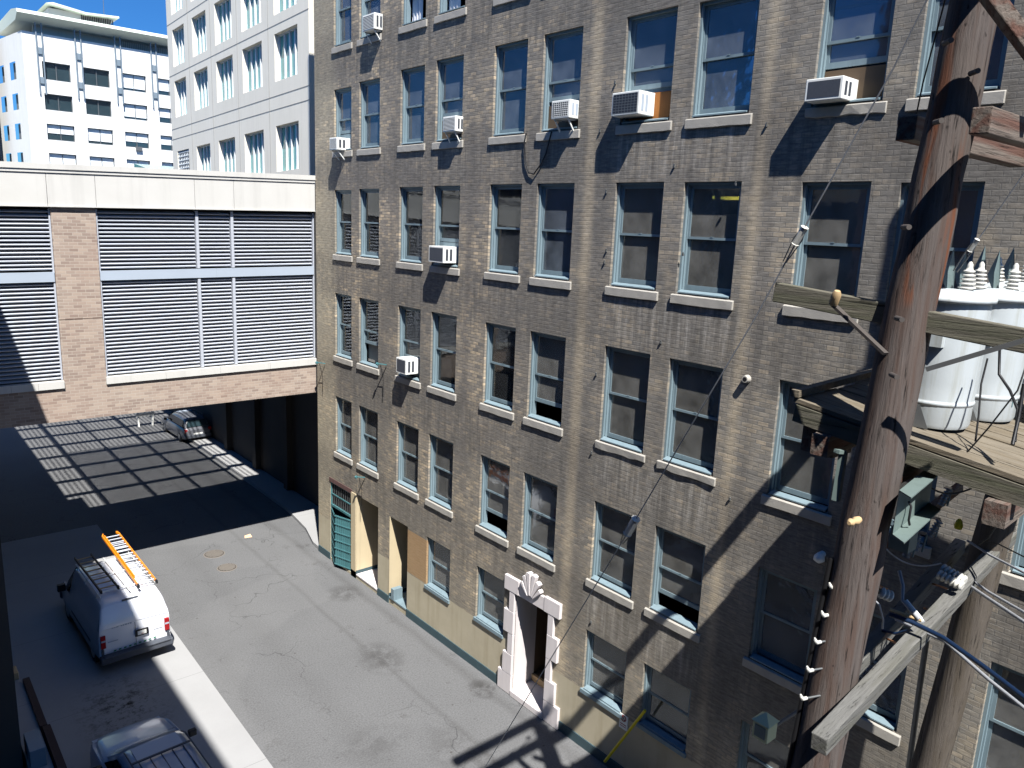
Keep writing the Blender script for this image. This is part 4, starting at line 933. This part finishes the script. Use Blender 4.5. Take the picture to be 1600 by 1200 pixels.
# copper ties between the two lower beams
for i, (a, b, lab) in enumerate((((1372, 992, 10.4), (1421, 1014, 9.0), 'lowest copper rod bridging the two lower beams'), ((1444, 950, 10.8), (1468, 960, 9.8), 'middle copper rod bridging the two lower beams'), ((1457, 912, 11.1), (1492, 924, 10.4), 'highest copper rod bridging the two lower beams'))):
    tag(MB().ring([at(*a), at(*b)], .014, 8).build('spacer_bolt', M['copper'], origin=tuple(at(*a))), lab, 'rod', 'copper rods between the lower beams')
# dead-end insulator cluster
def spool(c0, d, nrib, r, nm, label, m='porcelain'):
    d = d.normalized(); pts = []; rr = []
    for i in range(nrib):
        b = c0+d*i*.055; pts += [b, b+d*.012, b+d*.03, b+d*.042]; rr += [r*.6, r, r*.92, r*.58]
    return tag(MB().ring(pts, rr, 18).build(nm, M[m], origin=tuple(c0)), label, 'insulator', 'porcelain insulators on the beams')
i1 = at(1472, 888, 10.0); i2 = at(1500, 904, 9.8); spool(i1, i2-i1, 6, .075, 'strain_insulator', 'upper grey white ribbed insulator on the long pale beam')
i1 = at(1466, 897, 9.9); i2 = at(1497, 913, 9.7); spool(i1, i2-i1, 6, .068, 'strain_insulator', 'lower grey white ribbed insulator hanging just under its twin')
i1 = at(1392, 932, 9.0); spool(i1, Vector((-.4, .3, .2)), 3, .07, 'pin_insulator', 'bright white insulator right of the near pole')
tag(MB().ring(path((1358, 912, 9.0), (1385, 922, 9.0), (1393, 930, 9.0)), .028, 8).build('cable_stub', M['copper'], origin=tuple(at(1358, 912, 9.9))), 'orange brown cable stub right of the near pole', 'cable')
tag(MB().ring(path((1360, 916, 9.0), (1372, 924, 9.0)), .03, 8).build('cable_stub', M['tanwood'], origin=tuple(at(1360, 916, 9.9))), 'short buff cable stub beneath the orange brown one', 'cable')
i1 = at(1497, 826, 11.2); tag(MB().ring([i1, i1+Vector((0, 0, .05)), i1+Vector((0, 0, .12)), i1+Vector((0, 0, .15))], [.05, .06, .04, .02], 14).build('pin_insulator', M['yellow'], origin=tuple(i1)), 'small yellow topped insulator in the shade below the platform', 'insulator')
# cut-out fuses and fittings in the shade under the deck
random.seed(11)
for i, (px, py, t_) in enumerate(((1400, 840, 10.4), (1438, 816, 10.8), (1452, 838, 11), (1430, 862, 10.6), (1470, 790, 11.2), (1415, 870, 10.5))):
    q = at(px, py, t_); a_ = Vector((random.uniform(-.2, .2), random.uniform(-.2, .2), .5)).normalized()
    o = empty('fuse_cutout', tuple(q), ['leftmost small', 'upper middle', 'central', 'lower middle', 'rightmost high', 'lowest'][i]+' dark fuse cutout hanging in the shade under the platform', 'fuse', 'fuse cutouts under the platform')
    k = MB(); pts = []; rr = []
    for j_ in range(6): b = q+a_*j_*.05; pts += [b, b+a_*.02, b+a_*.035]; rr += [.03, .055, .03]
    k.ring(pts, rr, 12).build('insulator_body', M['porcdark'], o)
    MB().ring([q+Vector((.07, -.06, 0)), q+Vector((.09, -.08, .26))], .014, 8).build('fuse_tube', M['guard'], o); MB().box(q.x+.0, q.x+.09, q.y-.08, q.y, q.z+.27, q.z+.285).build('clip', M['chrome'], o)
k = MB().beam(at(1385, 850, 10.9), at(1500, 760, 11.8), .1, .12).build('crossarm', M['armdark'], origin=tuple(at(1385, 850, 10.9))); tag(k, 'dark crossarm lost in shade under the platform', 'crossarm', 'timber crossarms')
wire('looping_cable', bez(at(1452, 760, 10.5), at(1490, 790, 10.6), at(1555, 740, 10.5)), .012, M['blackcable'], 'black lead sagging in the shade under the platform')
wire('looping_cable', bez(at(1385, 858, 10.0), at(1420, 895, 10.1), at(1470, 880, 10.6)), .010, M['alcable'], 'thin grey lead sagging below the fuse cutouts')

# ================================================================== SMALL THINGS ON THE WALL
q = at_x(975, 1142, -.01)
sg = empty('parking_sign', tuple(q), 'small white no parking sign with red circle by the low window', 'sign')
q0 = at_x(975, 1126, 0)
MB().box(-.02, -.006, q0.y-.13, q0.y+.13, q0.z-.22, q0.z+.16).build('plate', M['white'], sg)
ringp = [Vector((-.024, q0.y+.07*math.cos(a), q0.z+.07+.07*math.sin(a))) for a in [i*math.pi/10 for i in range(21)]]
MB().ring(ringp, .011, 6, True, False).ring([Vector((-.026, q0.y+.05, q0.z+.12)), Vector((-.026, q0.y-.05, q0.z+.02))], .009, 6).build('red_circle', M['red'], sg)
MB().box(-.023, -.021, q0.y-.09, q0.y+.09, q0.z-.10, q0.z-.08).box(-.023, -.021, q0.y-.09, q0.y+.09, q0.z-.15, q0.z-.135).build('lettering', M['red'], sg)
pa_, pb_ = at_x(1008, 1110, -.12), at_x(945, 1190, -.35)
wire('yellow_guy_guard', [pa_, pb_], .035, M['yellow'], 'slanting yellow plastic guard by the plinth under the pole shadows', 'guard', n=10)
q = at(1195, 1136, 11.6)
ln = empty('lantern', tuple(q), 'pale green box lantern with pointed top, low and left of the near pole', 'lamp')
k = MB(); hx, hy, hz = .13, .13, .17
k.box(q.x-hx, q.x+hx, q.y-hy, q.y+hy, q.z-hz, q.z+hz*.7)
body = bevel(k.build('body', weathered('pale_green_lantern', srgb(200, 204, 164), .5, .1, 6), ln), .01)
k = MB().add([(q.x-hx-.02, q.y-hy-.02, q.z+hz*.7), (q.x+hx+.02, q.y-hy-.02, q.z+hz*.7), (q.x+hx+.02, q.y+hy+.02, q.z+hz*.7), (q.x-hx-.02, q.y+hy+.02, q.z+hz*.7), (q.x, q.y, q.z+hz*1.5)], [(3, 2, 1, 0), (0, 1, 4), (1, 2, 4), (2, 3, 4), (3, 0, 4)]); k.build('cap', weathered('lantern_cap', srgb(206, 208, 166), .5, .1, 6), ln)
MB().box(q.x-hx-.006, q.x-hx, q.y-.09, q.y+.09, q.z-.12, q.z+.07).build('pane', M['guard'], ln)
MB().ring([q+Vector((.1, 0, -.1)), Vector((0.02, q.y+.0, q.z-.25))], .03, 8).build('bracket', M['galv'], ln)
q = at_x(1280, 872, -.12)
dm = empty('dome_light', tuple(q), 'small white dome light on the shaded wall left of the near pole', 'lamp')
MB().ring([q+Vector((.12, 0, .05)), q+Vector((.0, 0, .05))], .06, 12).build('mount', M['white'], dm)
MB().ring([q+Vector((0, 0, .10)), q+Vector((0, 0, .04)), q+Vector((0, 0, -.04)), q+Vector((0, 0, -.09))], [.04, .09, .10, .03], 16).build('dome', M['white'], dm)
# brackets with rope at the corner
for i, (px, py, lab) in enumerate(((604, 570, 'small green pulley bracket with a hanging cord beside the lowest air conditioner'), (508, 568, 'small pulley bracket near the end of the brick wall by the bridge'), (570, 746, 'small pulley bracket above the first dark doorway'))):
    q = at_x(px, py, -.02); o = empty('pulley_bracket', tuple(q), lab, 'bracket', 'pulley brackets on the brick wall')
    MB().beam(q, q+Vector((-.3, .08, .06)), .03, .03).ring([q+Vector((-.28, .06, .04)), q+Vector((-.3, .12, .04))], .05, 10).build('arm', M['gate'], o)
    MB().ring([q+Vector((-.2, .05, 0)), q+Vector((-.06, .1, -.5)), q+Vector((-.04, .14, -1.1))], .009, 5).build('cord', M['blackcable'], o)

# ================================================================== ON THE GROUND
def disc(x, y, r, m, nm, label, cat, grp=None):
    o = empty(nm, (x, y, GZ), label, cat, grp)
    MB().ring([(x, y, GZ+.001), (x, y, GZ+.012)], [r*1.1, r*1.08], 28, False).build('rim', M['coverpattern'], o)
    cv = MB().ring([(x, y, GZ+.012), (x, y, GZ+.018)], r, 28, False).build('cover', m, o); k = MB()
    for i in range(-4, 5):
        ww = math.sqrt(max(0, r*r*.8-(i*r*.2)**2)); k.box(x-ww, x+ww, y+i*r*.2-.014, y+i*r*.2+.014, GZ+.018, GZ+.03)
    k.build('tread_pattern', M['coverpattern'], cv)
disc(-3.42, 28.4, .36, M['iron'], 'manhole_cover', 'round iron manhole cover nearer the bridge shadow', 'manhole cover', 'manhole covers')
disc(-3.46, 26.95, .33, M['iron'], 'manhole_cover', 'round rusty manhole cover with a dark patch, farther from the bridge shadow', 'manhole cover', 'manhole covers')
tag(MB().add([(-1.9, 29.2, GZ+.01), (-1.62, 29.12, GZ+.02), (-1.6, 29.38, GZ+.06), (-1.82, 29.42, GZ+.02)], [(0, 1, 2, 3)]).build('scrap_paper', weathered('peach_paper', srgb(236, 190, 150), .8, .05), origin=(-1.75, 29.3, GZ)), 'peach coloured scrap of paper on the asphalt near the bridge shadow', 'litter')
# loading dock at left edge
dk = empty('loading_dock', (-11, 18, GZ), 'low concrete loading dock in the dark at the lower left edge', 'loading dock')
MB().box(XB+.02, -10.75, 12, 22.2, GZ, GZ+.95).build('platform', M['concrete'], dk)
MB().box(-10.75, -10.6, 19.0, 21.4, GZ+.55, GZ+1.05).build('edge_timber', M['maroon'], dk); MB().box(-10.72, -10.56, 15.4, 18.9, GZ+.55, GZ+1.1).build('edge_timber', M['maroon'], dk)
tag(bevel(MB().box(-11.15, -10.85, 17.6, 18.4, GZ+.951, GZ+1.4).build('carton', M['bluebar'], origin=(-11, 18, GZ+.95)), .01), 'pale blue grey carton on the dark loading dock', 'carton')
tag(bevel(MB().box(-11.12, -10.8, 21.6, 22.0, GZ+.951, GZ+1.15).build('crate', M['tanwood'], origin=(-11, 21.8, GZ+.95)), .01), 'small brown crate at the far end of the dark loading dock', 'crate')
# white barricade in the light patch
bc = empty('barricade', (-.3, 49, GZ), 'small white barricade left of the parked grey car under the bridge', 'barricade')
pieces('leg', M['white'], bc, [(x, x+.1, 48.9, 49.0, GZ+.01, GZ+.95) for x in (-.75, .05)]); MB().box(-.85, .2, 48.86, 48.9, GZ+.65, GZ+.88).build('rail', M['white'], bc)

# ================================================================== VEHICLES
def loft(mb, secs, smooth=True, close=True):
    n = len(secs[0]); o = len(mb.v); mb.v += [Vector(p) for s_ in secs for p in s_]
    for i in range(len(secs)-1):
        for k in range(n):
            kk = (k+1) % n; mb.f.append([o+i*n+k, o+(i+1)*n+k, o+(i+1)*n+kk, o+i*n+kk]); mb.mi.append(mb.cur); mb.sm.append(smooth)
    if close:
        mb.f.append([o+k for k in range(n)]); mb.mi.append(mb.cur); mb.sm.append(False)
        mb.f.append([o+(len(secs)-1)*n+k for k in range(n)][::-1]); mb.mi.append(mb.cur); mb.sm.append(False)
def section(y, half):   # half: list of (x,z) from bottom centre outward to top centre
    pts = [(x, y, z) for x, z in half]; return pts+[(-x, y, z) for x, z in half[::-1]]
def wheel(parent, x, y, r, wd, base):
    o = MB().ring([(x-wd/2, y, r), (x-wd/2+.02, y, r), (x+wd/2-.02, y, r), (x+wd/2, y, r)], [r*.93, r, r, r*.93], 28).build('wheel', M['black'], parent, local=True)
    s_ = 1 if x > 0 else -1
    k = MB().ring([(x+s_*wd/2, y, r), (x+s_*(wd/2+.006), y, r)], r*.6, 20)
    k.build('rim', M['chrome'], o, local=True); return o
def van():
    t_ = empty('cargo_van', (-7.82, 22.15, GZ), 'white cargo van with ladders on the roof parked half in shadow', 'van', rz=R(1.5))
    B_ = lambda mb, nm, m, p=t_: mb.build(nm, m, p, local=True)
    W = .97
    def half(zb, zs_, zr, wb, ws, wr): return [(0, zb), (wb*.96, zb), (wb, zb+.08), (wb*1.0, (zb+zs_)/2), (ws, zs_), (ws*.985, zs_+.1), (wr+.05, zr-.14), (wr, zr-.05), (wr-.1, zr-.008), (0, zr+.02)]
    body = MB(); secs = []
    for y, zb, zs_, zr, wb, ws, wr in ((0.12, .45, 1.12, 1.30, .93, .93, .90), (.10, .42, 1.12, 1.34, .95, .95, .90), (.14, .40, 1.14, 1.55, .97, .97, .88), (.30, .38, 1.15, 1.92, .97, .97, .80), (.42, .36, 1.15, 1.99, .98, .98, .78), (.9, .32, 1.15, 2.02, .99, .99, .79),
                                      (3.1, .32, 1.15, 2.02, .99, .99, .78), (3.35, .32, 1.13, 1.98, .99, .98, .76), (3.75, .32, 1.10, 1.62, .98, .96, .74), (4.12, .34, 1.06, 1.24, .97, .94, .80), (4.2, .34, 1.04, 1.14, .96, .93, .8), (4.75, .36, .92, 1.02, .93, .88, .72), (4.92, .42, .84, .90, .88, .82, .62)):
        secs.append(section(y, half(zb, zs_, zr, wb, ws, wr)))
    loft(body, secs); o = B_(body, 'body', M['vanwhite']); bevel(o, .015)
    # rear panel as a slanted face with doors
    RX = lambda z: .095+max(0, (z-1.15))*.27
    k = MB(); k.box(-.006, .006, .06, .075, .55, 1.18).build if False else None
    seam = MB().add([(-.006, .085, .52), (.006, .085, .52), (.006, .09, 1.2), (-.006, .09, 1.2), (.006, .29, 1.9), (-.006, .29, 1.9)], [(0, 1, 2, 3), (3, 2, 4, 5)]); B_(seam, 'door_seam', M['plastic'])
    for s_ in (-1, 1):
        k = MB().box(s_*.80, s_*.93, .055, .12, .78, 1.16); B_(bevel(k.build('tail_light', M['red'], t_, local=True), .01) and MB().box(s_*.805, s_*.92, .05, .056, .98, 1.03), 'lamp_lens', M['louvrebar'])
        k = MB().add([(s_*.985, 3.35, 1.18), (s_*.975, 4.0, 1.12), (s_*.80, 3.55, 1.72), (s_*.83, 3.3, 1.84)], [(0, 1, 2, 3)]); B_(k, 'side_window', M['carglass'])
        k = MB(); k.box(s_*1.0, s_*1.22, 3.72, 3.84, 1.14, 1.36); B_(k, 'mirror', M['black'])
        k = MB().box(s_*.86, s_*.92, .05, .12, .55, .75); B_(k, 'corner_trim', M['plastic'])
        k = MB().box(s_*.988, s_*1.0, 1.0, 3.2, .62, .68); B_(k, 'side_moulding', M['plastic'])
    k = MB().add([(-.86, 4.10, 1.24), (.86, 4.10, 1.24), (.73, 3.42, 1.95), (-.73, 3.42, 1.95)], [(0, 1, 2, 3)]); [setattr(v, 'z', v.z+.012) for v in k.v]; B_(k, 'windshield', M['carglass'])
    k = MB(); k.box(-.98, .98, -.10, .12, .36, .56); k.box(-.9, .9, -.13, .1, .52, .585); o = B_(k, 'rear_bumper', M['plastic']); bevel(o, .03, 3)
    k = MB().box(-.95, .95, 4.86, 5.02, .36, .6); bevel(B_(k, 'front_bumper', M['plastic']), .03, 3)
    pl_ = MB().box(-.02, .34, .048, .075, .86, 1.06); pf = B_(pl_, 'plate_frame', M['black']); MB().box(.04, .28, .040, .048, .90, 1.02).build('number_plate', M['white'], pf, local=True); MB().box(.14, .2, .037, .04, .915, .935).build('plate_mark', M['red'], pf, local=True)
    k = MB()
    for i in range(9):
        x = -.62+i*.135; k.add([(x, .072, .60+i*.004), (x+.07, .072, .60+i*.004), (x+.085, .072, .645+i*.004), (x+.02, .072, .645+i*.004)], [(0, 1, 2, 3)])
    B_(k, 'green_lettering', M['green'])
    k = MB()
    for i, (x, w_, h_) in enumerate(((-.62, .05, .09), (-.55, .03, .09), (-.50, .06, .06), (-.38, .04, .09), (-.32, .03, .07), (-.27, .06, .06), (-.19, .03, .09), (-.14, .05, .06))): k.add([(x, .125, 1.30), (x+w_, .125, 1.30), (x+w_+.008, .118+h_*.27, 1.30+h_), (x+.008, .118+h_*.27, 1.30+h_)], [(0, 1, 2, 3)])
    for v in k.v: v.y -= .02
    k.box(-.75, -.48, .07, .073, .92, .945).box(.48, .75, .07, .073, .96, .975); B_(k, 'faded_lettering', M['faintblue'])
    k = MB().box(-.25, .18, .30, .36, 1.955, 1.985); B_(k, 'brake_light', M['plastic'])
    for x in (-.84, .84):
        for y in (.95, 3.95): wheel(t_, x, y, .35, .24, t_)
    # roof rack
    k = MB()
    for y in (.85, 2.0, 3.0): k.ring([(-.80, y, 1.98), (-.76, y, 2.13), (.76, y, 2.13), (.80, y, 1.98)], .022, 8, False)
    for x in (-.76, .76, .02): k.ring([(x, .5, 2.135), (x, 3.25, 2.135)], .02, 8, False)
    B_(k, 'roof_rack', M['white'])
    return t_
vn = van()
def van_pt(x, y, z):
    c, s_ = math.cos(R(1.5)), math.sin(R(1.5)); return Vector((-7.82+x*c-y*s_, 22.15+x*s_+y*c, GZ+z))
def ladder(a, b, wd, m_rail, m_rung, label, sections=2, nr=13, flare=0, tilt=0):
    o = empty('ladder', tuple(a), label, 'ladder', 'ladders on the van roof'); d = (b-a); L = d.length; d.normalize(); sd = d.cross(Vector((0, 0, 1))).normalized(); u = sd.cross(d)
    for q in range(sections):
        w_ = wd-.07*q; off = u*.055*q; s0, s1 = (0, L) if q == 0 else (.12*L, L*.97)
        for sg_ in (-1, 1):
            k = MB(); p0, p1 = a+d*s0+sd*sg_*w_/2+off, a+d*s1+sd*sg_*w_/2+off
            k.beam(p0, p1, .03, .08)
            if flare and q == 0: k.beam(p1, p1+d*.12+u*.02-sd*sg_*.05, .035, .07)
            k.build('rail', m_rail, o)
        for i in range(nr): p = a+d*(s0+(s1-s0)*(i+.5)/nr)+off; MB().ring([p-sd*w_/2, p+sd*w_/2], .02, 6).build('rung', m_rung, o)
    for sg_ in (-1, 1): MB().beam(a+sd*sg_*wd/2-d*.1, a+sd*sg_*wd/2+d*.02, .05, .09).build('foot', M['black'], o)
    return o
ladder(van_pt(.50, .50, 2.22), van_pt(.56, 4.45, 2.36), .5, M['orange'], M['louvre'], 'orange fibreglass extension ladder in the sun on the van roof', 2, 13, True)
ladder(van_pt(-.46, .75, 2.22), van_pt(-.50, 3.5, 2.24), .46, M['brown'], M['tanwood'], 'brown wooden ladder in the shade on the left of the van roof', 1, 8)
# orange plastic cover along the ladder's left rail
def car(loc, rz, label, paint, S=1.0, kind='suv', rails=True):
    t_ = empty('parked_car', loc, label, 'car', rz=rz)
    def B_(mb, nm, m, p=t_):
        for v in mb.v: v *= S
        return mb.build(nm, m, p, local=True)
    def half(zb, zbelt, zr, wb, wr): return [(0, zb), (wb*.95, zb), (wb, zb+.12), (wb*1.01, (zb+zbelt)/2), (wb*.97, zbelt-.03), (wb*.93, zbelt+.02), (wr+.03, zr-.10), (wr, zr-.03), (wr*.8, zr), (0, zr+.025)]
    low = MB(); secs = []
    for y, zb, zbelt, zr, wb, wr in ((-.02, .42, .80, .86, .74, .62), (.08, .30, .92, .98, .84, .74), (.35, .26, .98, 1.03, .88, .78), (1.2, .24, 1.0, 1.04, .90, .80), (3.0, .24, .98, 1.03, .90, .80), (3.35, .24, .96, 1.02, .90, .78), (4.1, .26, .86, .95, .88, .72), (4.45, .32, .74, .84, .80, .62), (4.55, .42, .64, .72, .66, .5)):
        secs.append(section(y, half(zb, zbelt, zr, wb, wr)))
    loft(low, secs); bevel(B_(low, 'body', paint), .012)
    cab = MB(); secs = []
    for y, z0, zr, wb, wr in ((.12, .98, 1.02, .78, .74), (.30, .98, 1.48, .80, .64), (.55, .98, 1.56, .82, .63), (1.6, .98, 1.60, .82, .64), (2.45, .98, 1.56, .82, .63), (2.75, .98, 1.46, .81, .62), (3.45, .98, 1.02, .78, .70)):
        secs.append([(wb*.99, y, z0), (wr+.035, y, zr-.12), (wr, y, zr-.04), (wr*.75, y, zr), (0, y, zr+.02), (-wr*.75, y, zr), (-wr, y, zr-.04), (-wr-.035, y, zr-.12), (-wb*.99, y, z0)])
    loft(cab, secs); B_(cab, 'cabin', paint)
    k = MB().add([(-.70, 3.40, 1.06), (.70, 3.40, 1.06), (.60, 2.80, 1.445), (0, 2.78, 1.475), (-.60, 2.80, 1.445)], [(0, 1, 2, 3, 4)])
    for v in k.v: v.z += .028; v.y += .02
    B_(k, 'windshield', M['carglass'])
    k = MB().add([(-.66, .12, 1.05), (.66, .12, 1.05), (.56, .27, 1.44), (-.56, .27, 1.44)], [(0, 3, 2, 1)])
    for v in k.v: v.y -= .02
    B_(k, 'rear_window', M['farglass'])
    for s_ in (-1, 1):
        k = MB().add([(s_*.815, .45, 1.04), (s_*.815, 3.2, 1.04), (s_*.70, 2.62, 1.42), (s_*.70, .55, 1.42)], [(0, 1, 2, 3)]); B_(k, 'side_window', M['carglass'])
        k = MB(); k.box(s_*.90, s_*1.08, 2.95, 3.08, .98, 1.13); bevel(B_(k, 'mirror', M['black']), .03, 2)
        k = MB().box(s_*.66, s_*.84, -.01, .10, .72, .95); B_(k, 'tail_light', M['red'])
        k = MB().box(s_*.45, s_*.74, 4.42, 4.53, .62, .76); B_(k, 'headlight', M['louvrebar'])
        if rails: k = MB().ring([(s_*.58, .6, 1.57), (s_*.60, .75, 1.65), (s_*.60, 2.3, 1.65), (s_*.58, 2.5, 1.57)], .016, 8, False); B_(k, 'roof_rail', M['plastic'])
    if rails:
        k = MB().box(-.46, .46, 2.02, 2.50, 1.590, 1.605); B_(k, 'sunroof', M['louvrebar'])
        k = MB()
        for i in range(5): k.box(-.46+i*.22, -.445+i*.22, .7, 1.95, 1.60, 1.622)
        k.box(-.6, .6, 1.92, 1.96, 1.64, 1.67); B_(k, 'roof_bars', M['plastic'])
    B_(MB().box(-.28, .28, -.03, .0, .52, .66), 'number_plate', M['white']); bevel(B_(MB().box(-.84, .84, -.08, .1, .34, .56), 'rear_bumper', M['plastic']), .03, 2)
    for x in (-.80, .80):
        for y in (.85, 3.55):
            o = MB().ring([(x-.1, y, .33), (x-.09, y, .33), (x+.09, y, .33), (x+.1, y, .33)], [.3, .33, .33, .3], 24)
            ww = B_(o, 'wheel', M['black']); s2 = 1 if x > 0 else -1
            k = MB().ring([(x+s2*.1, y, .33), (x+s2*.108, y, .33)], .2, 16); B_(k, 'rim', M['chrome'], ww)
    return t_
car((-8.95, 13.55, GZ), R(2), 'silver blue car with roof bars cut off by the bottom of the photo', M['silver'], 1.02)
car((1.15, 43.85, GZ), R(2), 'dark grey car parked in the striped light beyond the bridge', M['greycar'], .9)
for o in list(bpy.data.objects):
    if o.type == 'MESH' and not o.data.polygons: bpy.data.objects.remove(o)
